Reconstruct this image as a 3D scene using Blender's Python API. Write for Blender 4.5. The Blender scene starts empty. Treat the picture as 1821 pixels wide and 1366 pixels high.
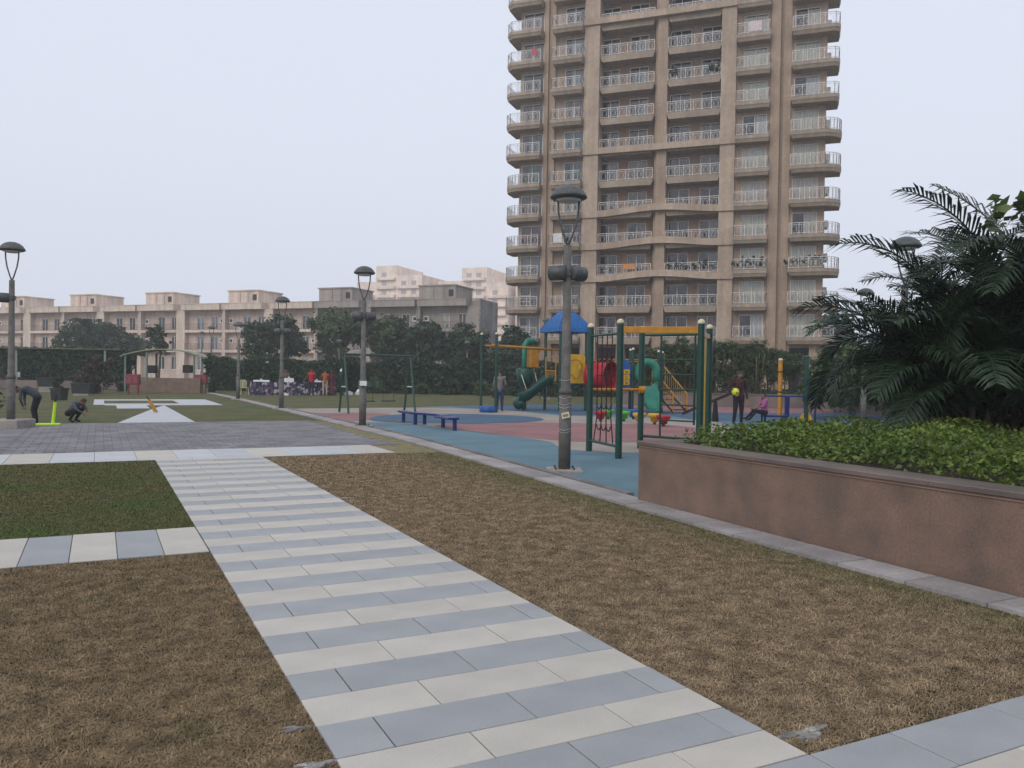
import bpy, bmesh, math, random
import numpy as np
from mathutils import Vector, Matrix

# ------------------------------------------------------------------ camera, sky, sun, exposure
SC = bpy.context.scene
COL = SC.collection
PI = math.pi
YAW, PITCH, ROLL = math.radians(26.95), math.radians(-0.7), math.radians(0.9)
cam_d = bpy.data.cameras.new('camera'); cam = bpy.data.objects.new('camera', cam_d); COL.objects.link(cam)
fw = Vector((math.sin(YAW)*math.cos(PITCH), math.cos(YAW)*math.cos(PITCH), math.sin(PITCH)))
r0 = Vector((math.cos(YAW), -math.sin(YAW), 0)); u0 = r0.cross(fw)
rt = r0*math.cos(ROLL) + u0*math.sin(ROLL); up = -r0*math.sin(ROLL) + u0*math.cos(ROLL)
m3 = Matrix((rt, up, -fw)).transposed()
cam.matrix_world = Matrix.Translation((0, 0, 1.5)) @ m3.to_4x4()
cam_d.sensor_width = 36; cam_d.lens = 1444/1821*36; cam_d.clip_end = 3000; cam_d.clip_start = 0.05
SC.camera = cam
SUN_EL, SUN_AZ = math.radians(38), math.radians(-120)     # azimuth from +Y, clockwise: behind the camera to the left
w = bpy.data.worlds.new('World'); SC.world = w; w.use_nodes = True
nt = w.node_tree; nt.nodes.clear()
sky = nt.nodes.new('ShaderNodeTexSky'); sky.sky_type = 'NISHITA'; sky.sun_disc = False
sky.sun_elevation = SUN_EL; sky.sun_rotation = SUN_AZ; sky.dust_density = 6; sky.air_density = 1.0; sky.ozone_density = 1.5
hs = nt.nodes.new('ShaderNodeHueSaturation'); hs.inputs['Saturation'].default_value = 0.3
mx = nt.nodes.new('ShaderNodeMix'); mx.data_type = 'RGBA'; mx.inputs['Factor'].default_value = 0.8
mx.inputs['B'].default_value = (8.9, 9.5, 11.0, 1)        # even overcast veil
bg = nt.nodes.new('ShaderNodeBackground'); bg.inputs['Strength'].default_value = 0.1
wo = nt.nodes.new('ShaderNodeOutputWorld')
nt.links.new(sky.outputs[0], hs.inputs['Color']); nt.links.new(hs.outputs[0], mx.inputs['A'])
nt.links.new(mx.outputs['Result'], bg.inputs[0]); nt.links.new(bg.outputs[0], wo.inputs[0])
sd = bpy.data.lights.new('sun', 'SUN'); sd.energy = 0.9; sd.angle = math.radians(25); sd.color = (1, .95, .88)
sun = bpy.data.objects.new('sun', sd); COL.objects.link(sun)
sdir = Vector((math.sin(SUN_AZ)*math.cos(SUN_EL), math.cos(SUN_AZ)*math.cos(SUN_EL), math.sin(SUN_EL)))
sun.rotation_euler = sdir.to_track_quat('Z', 'Y').to_euler()
SC.view_settings.view_transform = 'Standard'; SC.view_settings.look = 'None'
SC.view_settings.exposure = 0.0; SC.view_settings.gamma = 1.0; SC.view_settings.use_curve_mapping = False
SC.render.engine = 'CYCLES'
cy = SC.cycles; cy.use_denoising = True; cy.max_bounces = 6; cy.diffuse_bounces = 3; cy.glossy_bounces = 3
cy.transmission_bounces = 4; cy.transparent_max_bounces = 8; cy.volume_bounces = 3
cy.caustics_reflective = False; cy.caustics_refractive = False

# ------------------------------------------------------------------ helpers
rng = np.random.default_rng(7); RND = random.Random(5)
class MB:
    """collects shapes, builds ONE mesh object"""
    def __init__(s): s.v = []; s.f = []; s.m = []; s.sm = []
    def add(s, vs, fs, mi=0, smooth=False):
        o = len(s.v); s.v += [tuple(v) for v in vs]
        for f in fs: s.f.append(tuple(i+o for i in f)); s.m.append(mi); s.sm.append(smooth)
        return s
    def box(s, x0, x1, y0, y1, z0, z1, mi=0, bev=0):
        if bev:
            b = bev
            vs = []
            for z, i in ((z0, b), (z0+b, 0), (z1-b, 0), (z1, b)):
                vs += [(x0+i, y0+i, z), (x1-i, y0+i, z), (x1-i, y1-i, z), (x0+i, y1-i, z)]
            fs = [(3, 2, 1, 0), (12, 13, 14, 15)]
            for k in range(3):
                for j in range(4):
                    a, c = 4*k+j, 4*k+(j+1) % 4; fs.append((a, c, c+4, a+4))
            return s.add(vs, fs, mi)
        vs = [(x0, y0, z0), (x1, y0, z0), (x1, y1, z0), (x0, y1, z0), (x0, y0, z1), (x1, y0, z1), (x1, y1, z1), (x0, y1, z1)]
        return s.add(vs, [(3, 2, 1, 0), (4, 5, 6, 7), (0, 1, 5, 4), (1, 2, 6, 5), (2, 3, 7, 6), (3, 0, 4, 7)], mi)
    def bar(s, a, b, wx, wz=None, mi=0):
        """square bar from a to b"""
        return s.cyl(a, b, wx*.7071, None, 4, mi, smooth=False, rot=PI/4)
    def cyl(s, a, b, ra, rb=None, n=10, mi=0, smooth=True, rot=0):
        rb = ra if rb is None else rb
        a, b = Vector(a), Vector(b); d = (b-a)
        if d.length < 1e-6: return s
        d.normalize(); q = Vector((0, 0, 1)) if abs(d.z) < .95 else Vector((1, 0, 0))
        e = d.cross(q).normalized(); g = d.cross(e)
        vs = []
        for p, r in ((a, ra), (b, rb)):
            for k in range(n):
                t = 2*PI*k/n+rot; vs.append(p + e*(r*math.cos(t)) + g*(r*math.sin(t)))
        s.add(vs, [(k, k+n, (k+1) % n+n, (k+1) % n) for k in range(n)], mi, smooth)
        s.add(vs[:n], [tuple(range(n))], mi); s.add(vs[n:], [tuple(range(n-1, -1, -1))], mi)
        return s
    def tube(s, pts, r, n=8, mi=0, closed=False):
        P = [Vector(p) for p in pts]; N = len(P); rr = r if isinstance(r, (list, tuple)) else [r]*N
        vs = []; e = None
        for i, p in enumerate(P):
            if closed: d = P[(i+1) % N]-P[i-1]
            else: d = P[min(i+1, N-1)]-P[max(i-1, 0)]
            d.normalize()
            if e is None:
                q = Vector((0, 0, 1)) if abs(d.z) < .9 else Vector((1, 0, 0)); e = d.cross(q).normalized()
            else: e = (e-d*e.dot(d)).normalized()
            g = d.cross(e)
            for k in range(n):
                t = 2*PI*k/n; vs.append(p+e*(rr[i]*math.cos(t))+g*(rr[i]*math.sin(t)))
        fs = []
        for i in range(N if closed else N-1):
            for k in range(n):
                a, b = i*n+k, i*n+(k+1) % n; j = ((i+1) % N)*n
                fs.append((a, b, j+(k+1) % n, j+k))
        if not closed: fs += [tuple(range(n-1, -1, -1)), tuple(range((N-1)*n, N*n))]
        return s.add(vs, fs, mi, True)
    def lathe(s, prof, c=(0, 0, 0), n=16, mi=0, smooth=True):
        vs = []; c = Vector(c)
        for r, z in prof:
            for k in range(n): t = 2*PI*k/n; vs.append(c+Vector((r*math.cos(t), r*math.sin(t), z)))
        fs = []
        for i in range(len(prof)-1):
            for k in range(n): a, b = i*n+k, i*n+(k+1) % n; fs.append((a, b, b+n, a+n))
        fs += [tuple(range(n-1, -1, -1)), tuple(range((len(prof)-1)*n, len(prof)*n))]
        return s.add(vs, fs, mi, smooth)
    def ball(s, c, rx, ry=None, rz=None, n=12, m=8, mi=0):
        ry = rx if ry is None else ry; rz = rx if rz is None else rz
        vs = []; fs = []
        for i in range(m+1):
            a = -PI/2+PI*i/m
            for k in range(n):
                t = 2*PI*k/n; vs.append((c[0]+rx*max(math.cos(a), .02)*math.cos(t), c[1]+ry*max(math.cos(a), .02)*math.sin(t), c[2]+rz*math.sin(a)))
        for i in range(m):
            for k in range(n): a, b = i*n+k, i*n+(k+1) % n; fs.append((a, b, b+n, a+n))
        fs += [tuple(range(n-1, -1, -1)), tuple(range(m*n, m*n+n))]
        return s.add(vs, fs, mi, True)
    def prism(s, poly, z0, z1, mi=0, taper=None):
        n = len(poly); lo = taper if taper else poly
        vs = [(x, y, z0) for x, y in lo]+[(x, y, z1) for x, y in poly]
        fs = [tuple(range(n-1, -1, -1)), tuple(range(n, 2*n))]+[(k, (k+1) % n, (k+1) % n+n, k+n) for k in range(n)]
        return s.add(vs, fs, mi)
    def xz(s, poly, y0, y1, mi=0):
        """polygon in x,z given thickness in y"""
        n = len(poly)
        vs = [(x, y0, z) for x, z in poly]+[(x, y1, z) for x, z in poly]
        fs = [tuple(range(n)), tuple(range(2*n-1, n-1, -1))]+[((k+1) % n, k, k+n, (k+1) % n+n) for k in range(n)]
        return s.add(vs, fs, mi)
    def mesh(s, name, mats):
        me = bpy.data.meshes.new(name); me.from_pydata(s.v, [], s.f)
        for m in (mats if isinstance(mats, (list, tuple)) else [mats]): me.materials.append(m)
        me.polygons.foreach_set('material_index', s.m); me.polygons.foreach_set('use_smooth', s.sm)
        me.update(); return me
    def build(s, name, mats, parent=None, loc=(0, 0, 0), rz=0):
        return link(name, s.mesh(name, mats), parent, loc, rz)
def link(name, me, parent=None, loc=(0, 0, 0), rz=0):
    o = bpy.data.objects.new(name, me); COL.objects.link(o); o.location = loc; o.rotation_euler = (0, 0, rz)
    if parent: o.parent = parent
    return o
def tag(o, label=None, cat=None, group=None, kind=None):
    if label: o['label'] = label
    if cat: o['category'] = cat
    if group: o['group'] = group
    if kind: o['kind'] = kind
    return o
def thing(name, label, cat, loc=(0, 0, 0), rz=0, group=None):
    o = bpy.data.objects.new(name, None); COL.objects.link(o); o.location = loc; o.rotation_euler = (0, 0, rz)
    o.empty_display_size = .2
    return tag(o, label, cat, group)
def copy_tree(o, parent=None):
    c = o.copy(); COL.objects.link(c)
    if parent: c.parent = parent
    for ch in o.children: copy_tree(ch, c)
    return c
def struct(name, mb, mats): return tag(mb.build(name, mats), kind='structure')

# ------------------------------------------------------------------ materials
def mat(name, col, rough=.7, var=.12, scale=6., col2=None, scale2=None, bump=0., island=0., metal=0., spec=.4, objrand=0., emis=None, stretch=None, detail=6):
    """principled with two-octave noise colour variation; island = random value per loose piece, objrand = per object"""
    m = bpy.data.materials.new(name); m.use_nodes = True; t = m.node_tree; N = t.nodes; L = t.links
    p = N['Principled BSDF']; p.inputs['Roughness'].default_value = rough; p.inputs['Metallic'].default_value = metal
    p.inputs['Specular IOR Level'].default_value = spec
    tc = N.new('ShaderNodeTexCoord'); co = tc.outputs['Object']
    if stretch:
        mp = N.new('ShaderNodeMapping'); mp.inputs['Scale'].default_value = stretch; L.new(co, mp.inputs[0]); co = mp.outputs[0]
    nz = N.new('ShaderNodeTexNoise'); nz.inputs['Scale'].default_value = scale; nz.inputs['Detail'].default_value = detail; L.new(co, nz.inputs['Vector'])
    c1 = (*col, 1); c2 = (*(col2 if col2 else [c*(1-2*var) for c in col]), 1)
    rp = N.new('ShaderNodeValToRGB'); rp.color_ramp.elements[0].position = .32; rp.color_ramp.elements[1].position = .68
    rp.color_ramp.elements[0].color = c2; rp.color_ramp.elements[1].color = c1 if col2 else (*[min(1, c*(1+var)) for c in col], 1)
    L.new(nz.outputs['Fac'], rp.inputs[0]); out = rp.outputs[0]
    if scale2:
        n2 = N.new('ShaderNodeTexNoise'); n2.inputs['Scale'].default_value = scale2; n2.inputs['Detail'].default_value = 4; L.new(co, n2.inputs['Vector'])
        mr = N.new('ShaderNodeMapRange'); mr.inputs[1].default_value = .3; mr.inputs[2].default_value = .7; mr.inputs[3].default_value = 1-var; mr.inputs[4].default_value = 1+var
        L.new(n2.outputs['Fac'], mr.inputs[0]); out = mul(N, L, out, mr.outputs[0])
    if island or objrand:
        src = N.new('ShaderNodeNewGeometry').outputs['Random Per Island'] if island else N.new('ShaderNodeObjectInfo').outputs['Random']
        k = island or objrand
        mr = N.new('ShaderNodeMapRange'); mr.inputs[3].default_value = 1-k; mr.inputs[4].default_value = 1+k
        L.new(src, mr.inputs[0]); out = mul(N, L, out, mr.outputs[0])
    L.new(out, p.inputs['Base Color'])
    if bump:
        b = N.new('ShaderNodeBump'); b.inputs['Strength'].default_value = bump; b.inputs['Distance'].default_value = .02
        n3 = N.new('ShaderNodeTexNoise'); n3.inputs['Scale'].default_value = (scale2 or scale)*3; n3.inputs['Detail'].default_value = 8; L.new(co, n3.inputs['Vector'])
        L.new(n3.outputs['Fac'], b.inputs['Height']); L.new(b.outputs[0], p.inputs['Normal'])
    if emis:
        p.inputs['Emission Color'].default_value = (*emis[0], 1); p.inputs['Emission Strength'].default_value = emis[1]
    return m
def mul(N, L, a, fac):
    v = N.new('ShaderNodeVectorMath'); v.operation = 'SCALE'; L.new(a, v.inputs[0]); L.new(fac, v.inputs['Scale']); return v.outputs[0]
def leafmat(name, c1, c2, rough=.5, trans=.25, k=.35):
    m = mat(name, c1, rough, .2, 1.2, col2=c2, island=k, spec=.35)
    N = m.node_tree.nodes; L = m.node_tree.links; p = N['Principled BSDF']
    tr = N.new('ShaderNodeBsdfTranslucent'); mxs = N.new('ShaderNodeMixShader'); mxs.inputs[0].default_value = trans
    src = p.inputs['Base Color'].links[0].from_socket; L.new(src, tr.inputs['Color'])
    o = N['Material Output']; L.new(p.outputs[0], mxs.inputs[1]); L.new(tr.outputs[0], mxs.inputs[2]); L.new(mxs.outputs[0], o.inputs['Surface'])
    return m
M = {}
M['green_paint'] = mat('green_paint', (.006, .048, .034), .38, .12, 9, spec=.5)
M['yellow_paint'] = mat('yellow_paint', (.5, .225, .02), .42, .1, 8)
M['yellow_plastic'] = mat('yellow_plastic', (.55, .32, .02), .45, .1, 5)
M['red_plastic'] = mat('red_plastic', (.36, .008, .02), .4, .12, 6)
M['blue_plastic'] = mat('blue_plastic', (.01, .075, .27), .42, .12, 6)
M['roof_blue'] = mat('roof_blue', (.008, .12, .36), .42, .12, 5)
M['navy_paint'] = mat('navy_paint', (.008, .018, .13), .35, .12, 8)
M['green_plastic'] = mat('green_plastic', (.014, .17, .115), .35, .14, 4)
M['dkgreen_plastic'] = mat('dkgreen_plastic', (.006, .06, .045), .4, .14, 4)
M['cream_cap'] = mat('cream_cap', (.62, .55, .38), .5, .08, 9)
M['rope'] = mat('rope', (.04, .016, .016), .9, .2, 40)
M['lamp_grey'] = mat('lamp_grey', (.075, .082, .08), .5, .15, 12, scale2=50)
M['pole_grey'] = mat('pole_grey', (.12, .113, .104), .7, .16, 7, scale2=40, bump=.15)
M['concrete'] = mat('concrete', (.3, .27, .24), .85, .14, 4, scale2=30, bump=.2)
M['lens'] = mat('lens', (.5, .5, .48), .3, .05, 5)
M['black'] = mat('black', (.012, .012, .013), .5, .2, 9)
M['white_paint'] = mat('white_paint', (.68, .67, .66), .5, .06, 6)
M['bark'] = mat('bark', (.09, .065, .045), .9, .25, 9, bump=.4)
M['soil'] = mat('soil', (.045, .032, .022), .95, .3, 8, bump=.5)
# ------------------------------------------------------------------ ground, lawns, paving
def lawnmat(name, bias, dry=(.20, .14, .072), dark=(.105, .075, .042), green=(.072, .085, .03), edge=None):
    m = bpy.data.materials.new(name); m.use_nodes = True; N = m.node_tree.nodes; L = m.node_tree.links
    p = N['Principled BSDF']; p.inputs['Roughness'].default_value = .9; p.inputs['Specular IOR Level'].default_value = .15
    tc = N.new('ShaderNodeTexCoord'); co = tc.outputs['Object']
    def noise(s, d=5):
        n = N.new('ShaderNodeTexNoise'); n.inputs['Scale'].default_value = s; n.inputs['Detail'].default_value = d; L.new(co, n.inputs['Vector']); return n.outputs['Fac']
    r1 = N.new('ShaderNodeValToRGB'); r1.color_ramp.elements[0].position = .36; r1.color_ramp.elements[1].position = .66
    r1.color_ramp.elements[0].color = (*dark, 1); r1.color_ramp.elements[1].color = (*dry, 1); L.new(noise(7, 8), r1.inputs[0])
    mr = N.new('ShaderNodeMapRange'); mr.inputs[1].default_value = .62-bias; mr.inputs[2].default_value = .82-bias; L.new(noise(.8, 4), mr.inputs[0])
    fac = mr.outputs[0]
    if edge:                                   # greener strip along the kerb, where the watering reaches
        sx = N.new('ShaderNodeSeparateXYZ'); L.new(co, sx.inputs[0])
        e = N.new('ShaderNodeMapRange'); e.inputs[1].default_value = edge[0]; e.inputs[2].default_value = edge[1]; L.new(sx.outputs[edge[2]], e.inputs[0])
        nn = N.new('ShaderNodeMath'); nn.operation = 'MULTIPLY'; L.new(e.outputs[0], nn.inputs[0]); L.new(noise(2.5), nn.inputs[1])
        ad = N.new('ShaderNodeMath'); ad.operation = 'ADD'; ad.use_clamp = True; L.new(fac, ad.inputs[0]); L.new(nn.outputs[0], ad.inputs[1]); fac = ad.outputs[0]
    mxn = N.new('ShaderNodeMix'); mxn.data_type = 'RGBA'; L.new(fac, mxn.inputs['Factor']); L.new(r1.outputs[0], mxn.inputs['A']); mxn.inputs['B'].default_value = (*green, 1)
    isl = N.new('ShaderNodeMapRange'); isl.inputs[3].default_value = .6; isl.inputs[4].default_value = 1.4
    L.new(N.new('ShaderNodeNewGeometry').outputs['Random Per Island'], isl.inputs[0])
    L.new(mul(N, L, mxn.outputs['Result'], isl.outputs[0]), p.inputs['Base Color'])
    return m
def sheet(name, poly, z, m, kind='structure'):
    mb = MB(); mb.add([(x, y, z) for x, y in poly], [tuple(range(len(poly)))]); o = mb.build(name, m); return tag(o, kind=kind) if kind else o
def blades(name, x0, x1, y0, y1, m, dens, hgt=.03, inside=None):
    """short matted grass; density thins with distance"""
    P = []
    step = 1.0
    y = y0
    while y < y1:
        yb = min(y+step, y1); d = max(3.0, y*.9); n = int(dens*min(1, (5./d)**1.25)*(x1-x0)*(yb-y))
        P.append(np.column_stack([rng.uniform(x0, x1, n), rng.uniform(y, yb, n), np.full(n, d)])); y = yb
    P = np.vstack(P)
    if inside is not None: P = P[inside(P)]
    n = len(P); a = rng.uniform(0, 2*PI, n); h = hgt*rng.uniform(.2, .85, n); ln = hgt*rng.uniform(.6, 2.2, n)
    wd = .0022*np.maximum(1, P[:, 2]/4.5)*rng.uniform(.7, 1.4, n)
    c, s = np.cos(a), np.sin(a); z0 = np.full(n, -.004)
    B = np.column_stack([P[:, 0], P[:, 1], z0]); side = np.column_stack([-s*wd, c*wd, np.zeros(n)])
    mid = B+np.column_stack([c*ln*.45, s*ln*.45, h*.8]); tip = B+np.column_stack([c*ln, s*ln, h*rng.uniform(.3, 1.1, n)])
    V = np.stack([B-side, B+side, mid+side*.8, mid-side*.8, tip], 1).reshape(-1, 3)
    k = np.arange(n)*5
    q = np.column_stack([k, k+1, k+2, k+3]); t = np.column_stack([k+3, k+2, k+4])
    me = bpy.data.meshes.new(name)
    me.vertices.add(len(V)); me.vertices.foreach_set('co', V.ravel())
    loops = np.concatenate([q.ravel(), t.ravel()]); me.loops.add(len(loops)); me.loops.foreach_set('vertex_index', loops.astype(np.int32))
    me.polygons.add(2*n)
    me.polygons.foreach_set('loop_start', np.concatenate([np.arange(n)*4, 4*n+np.arange(n)*3]).astype(np.int32))
    me.polygons.foreach_set('loop_total', np.concatenate([np.full(n, 4), np.full(n, 3)]).astype(np.int32))
    me.update(calc_edges=True); me.validate(); me.materials.append(m)
    return link(name, me)
M['ground'] = lawnmat('ground_far', .1, (.13, .11, .06), (.08, .075, .04), (.05, .065, .022))
M['lawn_r'] = lawnmat('lawn_right', -.02, dry=(.34, .248, .15), dark=(.18, .132, .08), green=(.10, .125, .04), edge=(4.55, 5.35, 'X'))
M['lawn_l'] = lawnmat('lawn_left', .04, dry=(.275, .197, .112), dark=(.145, .107, .062), green=(.085, .10, .036))
M['lawn_m'] = lawnmat('lawn_mid', .17, dry=(.15, .135, .058), dark=(.09, .088, .038), green=(.09, .115, .036))
M['lawn_f'] = lawnmat('lawn_far', .2, dry=(.13, .11, .05), dark=(.08, .075, .032), green=(.06, .075, .024))
sheet('ground', [(-600, -60), (700, -60), (700, 900), (-600, 900)], -.05, M['ground'])
sheet('lawn_near_left', [(-9, -2), (.83, -2), (.83, 7.0), (-9, 7.0)], 0, M['lawn_l'])
sheet('lawn_mid_left', [(-9, 8.13), (.83, 8.13), (.83, 14.36), (-9, 14.36)], 0, M['lawn_m'])
KO = [(5.2, -2), (5.25, 3.1), (5.27, 5.1), (5.36, 7.4), (5.6, 11.2), (5.84, 15), (5.95, 17.6), (6.03, 25.5), (6.12, 36), (6.15, 46.8), (6.0, 56)]
sheet('lawn_near_right', [(2.5, 2.3)]+[(x+.02, y) for x, y in KO[1:7] if y > 2.5]+[(5.98, 20), (6.0, 24.3), (5.6, 24.3), (4.9, 16), (4.9, 14.36), (2.5, 14.36)], 0, M['lawn_r'])
sheet('lawn_far_left', [(-30, 24.1), (6.0, 24.1), (6.05, 30), (6.14, 46), (5.9, 60), (-30, 62)], -.002, M['lawn_f'])
sheet('lawn_far_right', [(6.3, 31.5), (40, 31.5), (40, 62), (6.2, 62)], -.004, M['lawn_f'])
tag(blades('grass', 2.52, 5.85, 2.32, 14.3, M['lawn_r'], 17000, .026, lambda P: P[:, 0] < np.interp(P[:, 1], [k[1] for k in KO], [k[0] for k in KO])+.03), 'short dry brown grass on lawn between striped path and planter', 'grass', kind='stuff')
tag(blades('grass', -2.8, .86, 2.6, 7.03, M['lawn_l'], 15000, .026), 'short brown grass left of the striped path in front', 'grass', kind='stuff')
tag(blades('grass', -3.2, .86, 8.1, 14.4, M['lawn_m'], 17000, .028), 'short green grass between the two tile bands on the left', 'grass', kind='stuff')

# --- striped tile path: every slab its own piece
M['tile_grey'] = mat('tile_grey', (.305, .312, .318), .6, .05, 3, scale2=90, objrand=.06, bump=.04)
M['tile_cream'] = mat('tile_cream', (.475, .442, .385), .6, .05, 3, scale2=90, objrand=.05, bump=.04)
M['tile_white'] = mat('tile_white', (.45, .455, .465), .6, .05, 2, scale2=60, objrand=.06)
M['joint'] = mat('joint', (.16, .15, .14), .95, .2, 20)
tile_cache = {}
def tile(parent, x0, x1, y0, y1, m, top=.018):
    key = (round(x1-x0, 3), round(y1-y0, 3), m.name)
    if key not in tile_cache:
        a, b = (x1-x0)/2-.003, (y1-y0)/2-.003
        tile_cache[key] = MB().box(-a, a, -b, b, -.03, 0, bev=.003).mesh('tile', m)
    o = link('tile', tile_cache[key], parent, ((x0+x1)/2, (y0+y1)/2, top+RND.uniform(-.0012, .0012)))
    o.rotation_euler = (RND.uniform(-.002, .002), RND.uniform(-.002, .002), 0); return o
def bed(name, x0, x1, y0, y1, z=.009): return struct(name, MB().box(x0, x1, y0, y1, -.04, z), M['joint'])
path = bed('path', .83, 2.5, 2.31, 14.36)
ys = [2.31, 2.55, 2.80, 3.05, 3.36]+[3.67+.3185*k for k in range(34)]
ys = [y for y in ys if y < 14.2]+[14.36]
for i in range(len(ys)-1):
    grey = i % 2 == 1
    js = [.82]+[j for j in ((1.06, 1.70, 2.36) if grey else (1.38, 2.03))]+[2.515]
    for a, b in zip(js, js[1:]): tile(path, a, b, ys[i], ys[i+1], M['tile_grey' if grey else 'tile_cream'])
cross = bed('path_near', .3, 9, -.9, 2.30)
for r in range(9):
    y1 = 2.305-.32*r; grey = r % 2 == 0; x = (2.98 if grey else 3.33)-.65*(1 if grey else 2)
    if r == 0: tile(cross, 2.515, 2.98, y1-.32, y1, M['tile_grey']); x = 2.98
    elif grey: x = 2.33-1.3
    while x < 8.4 and y1 > -.3: tile(cross, x, x+.65, y1-.32, y1, M['tile_grey' if grey else 'tile_cream']); x += .65
    if r == 0:
        x = 2.515
        while x > .6: tile(cross, max(x-.65, .6), x, y1-.32, y1, M['tile_grey']); x -= .65
band = bed('path_band', -9, .815, 7.0, 8.13)
x = .815; k = 0
while x > -5: tile(band, x-.337, x, 7.0, 8.13, M['tile_cream' if k % 2 == 0 else 'tile_grey']); x -= .337; k += 1
wband = bed('path_cross', -9, 4.9, 14.37, 16.0)
x = 4.9; k = 0
while x > -6: tile(wband, x-.62, x, 14.37, 15.98, M['tile_white'] if k % 3 else M['tile_cream']); x -= .62; k += 1
# white paving laid in the far lawn
far_w = struct('path_far', MB().prism([(.42, 24.22), (2.42, 24.22), (2.36, 35.9), (1.72, 32.4)], -.03, .012), M['tile_white'])
ring = MB()
for a, b, c, d in ((-.2, 4.65, 41.3, 42.6), (.2, 4.65, 36.0, 37.6), (3.1, 4.65, 37.6, 41.3), (-.2, .2, 36.6, 41.3), (.6, 1.7, 33.2, 36.0)): ring.box(a, b, c, d, -.03, .014)
struct('path_frame', ring, M['tile_white'])
# grey plaza of small pavers
M['paver'] = mat('paver', (.185, .176, .182), .85, .12, 1.2, scale2=9, island=.16, bump=.1)
M['red_paving'] = mat('red_paving', (.24, .09, .09), .9, .2, 2, scale2=14)
plaza = struct('plaza', MB().box(-9, 5.55, 16.01, 24.2, -.04, .006), M['joint'])
pv = MB(); r = 0; y = 16.02
while y < 24.15:
    x = -8.9+(.15 if r % 2 else 0)
    while x < 5.2+(y-16)*.03:
        if x > -1.75 or y > 60: 
            dz = RND.uniform(0, .004); pv.box(x+.006, x+.304, y+.006, y+.304, 0, .014+dz, bev=.004)
        x += .31
    y += .31; r += 1
tag(pv.build('paver', M['paver'], plaza), kind='stuff')
rp = MB(); y = 16.02
while y < 24.1:
    x = -8.8
    while x < -1.95: rp.box(x+.006, x+.6, y+.006, y+.6, 0, .013+RND.uniform(0, .004), 0 if x < -2.4 else 1, bev=.004); x += .607
    y += .607
tag(rp.build('paver', [M['red_paving'], M['paver']], plaza), kind='stuff')

# --- kerb of stone slabs along the playground, each slab a piece
M['kerb'] = mat('kerb', (.30, .275, .265), .85, .12, 2, scale2=25, objrand=.14, bump=.12)
M['kerb2'] = mat('kerb2', (.17, .15, .145), .8, .14, 2, scale2=25, objrand=.12)
kerb = struct('kerb', MB().add([(x-.02, y, .004) for x, y in KO]+[(x+.5, y, .004) for x, y in KO[::-1]], [tuple(range(2*len(KO)))]), M['joint'])
kx = lambda y: float(np.interp(y, [k[1] for k in KO], [k[0] for k in KO]))
y = -1.; i = 0
while y < 54:
    ln = .62 if y < 24 else 1.24
    x0, x1 = kx(y), kx(y+ln); wd = .36 if y < 7.2 else .42
    g = .005
    MB().prism([(x0, y+g), (x0+wd, y+g), (x1+wd, y+ln-g), (x1, y+ln-g)], -.03, .03+RND.uniform(0, .006)).build('slab', M['kerb'], kerb)
    if y > 7.9 and y < 31:
        MB().prism([(x0+wd+.006, y+g), (x0+wd+.11, y+g), (x1+wd+.11, y+ln-g), (x1+wd+.006, y+ln-g)], -.03, .05+RND.uniform(0, .004)).build('edging', M['kerb2'], kerb)
    y += ln; i += 1

# --- rubber play surface
def spline(pts, n=6):
    out = []; N = len(pts)
    for i in range(N):
        p0, p1, p2, p3 = [np.array(pts[(i+k) % N], float) for k in (-1, 0, 1, 2)]
        for j in range(n):
            t = j/n; out.append(tuple(.5*((2*p1)+(-p0+p2)*t+(2*p0-5*p1+4*p2-p3)*t*t+(-p0+3*p1-3*p2+p3)*t**3)))
    return out
def rubber(c, n): return mat(n, c, .85, .09, .9, scale2=160, bump=.12, spec=.25)
M['rub_teal'] = rubber((.115, .195, .235), 'rubber_teal'); M['rub_blue'] = rubber((.065, .115, .175), 'rubber_blue')
M['rub_pink'] = rubber((.27, .14, .138), 'rubber_pink'); M['rub_cream'] = rubber((.32, .28, .24), 'rubber_cream')
play = sheet('play_surface', [(5.7, 7.86), (5.9, 13.3), (6.1, 21), (6.3, 32.0), (8.6, 32.5), (11.4, 32.7), (14.9, 34.3), (20, 35.1), (24.2, 34.9), (32.4, 28.75), (26, 19), (20, 10), (14, 7.9)], .006, M['rub_teal'])
def patch(pts, z, m, smooth=True): sheet('play_patch', spline(pts) if smooth else pts, z, m)
patch([(6.34, 31.9), (8.6, 32.45), (11.4, 32.6), (13.9, 31.6), (15, 29.3), (14.95, 26.2), (16, 24.6), (18.5, 22), (16.5, 18), (13, 14.6), (9.8, 13.0), (8.75, 13.35), (8.4, 14.2), (8.9, 15.7), (8.8, 17.6), (8.3, 20.5), (8.1, 22), (7.3, 23.2), (6.32, 23.6), (6.3, 28)], .010, M['rub_cream'])
patch([(14.0, 33.3), (17.5, 35.0), (20.3, 34.95), (23.5, 34.4), (22, 30), (20.7, 26.2), (18.7, 25.6), (16, 25.8), (15.3, 29)], .010, M['rub_blue'])
patch([(23, 34.9), (24.2, 34.7), (32.2, 28.7), (29.6, 25.2), (24.6, 25.9), (21.5, 27.2), (22.3, 31)], .014, M['rub_pink'], False)
patch([(21.5, 27.0), (24.6, 25.7), (29.4, 24.9), (26.6, 20.4), (23.1, 19.9), (19.7, 20.7), (18.6, 22.6), (19.5, 25)], .010, M['rub_blue'], False)
patch([(6.32, 29.2), (7.2, 28.8), (8.4, 28.5), (9.2, 27.7), (8.2, 25.6), (7.4, 24.4), (6.3, 23.9)], .014, M['rub_pink'])
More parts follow.
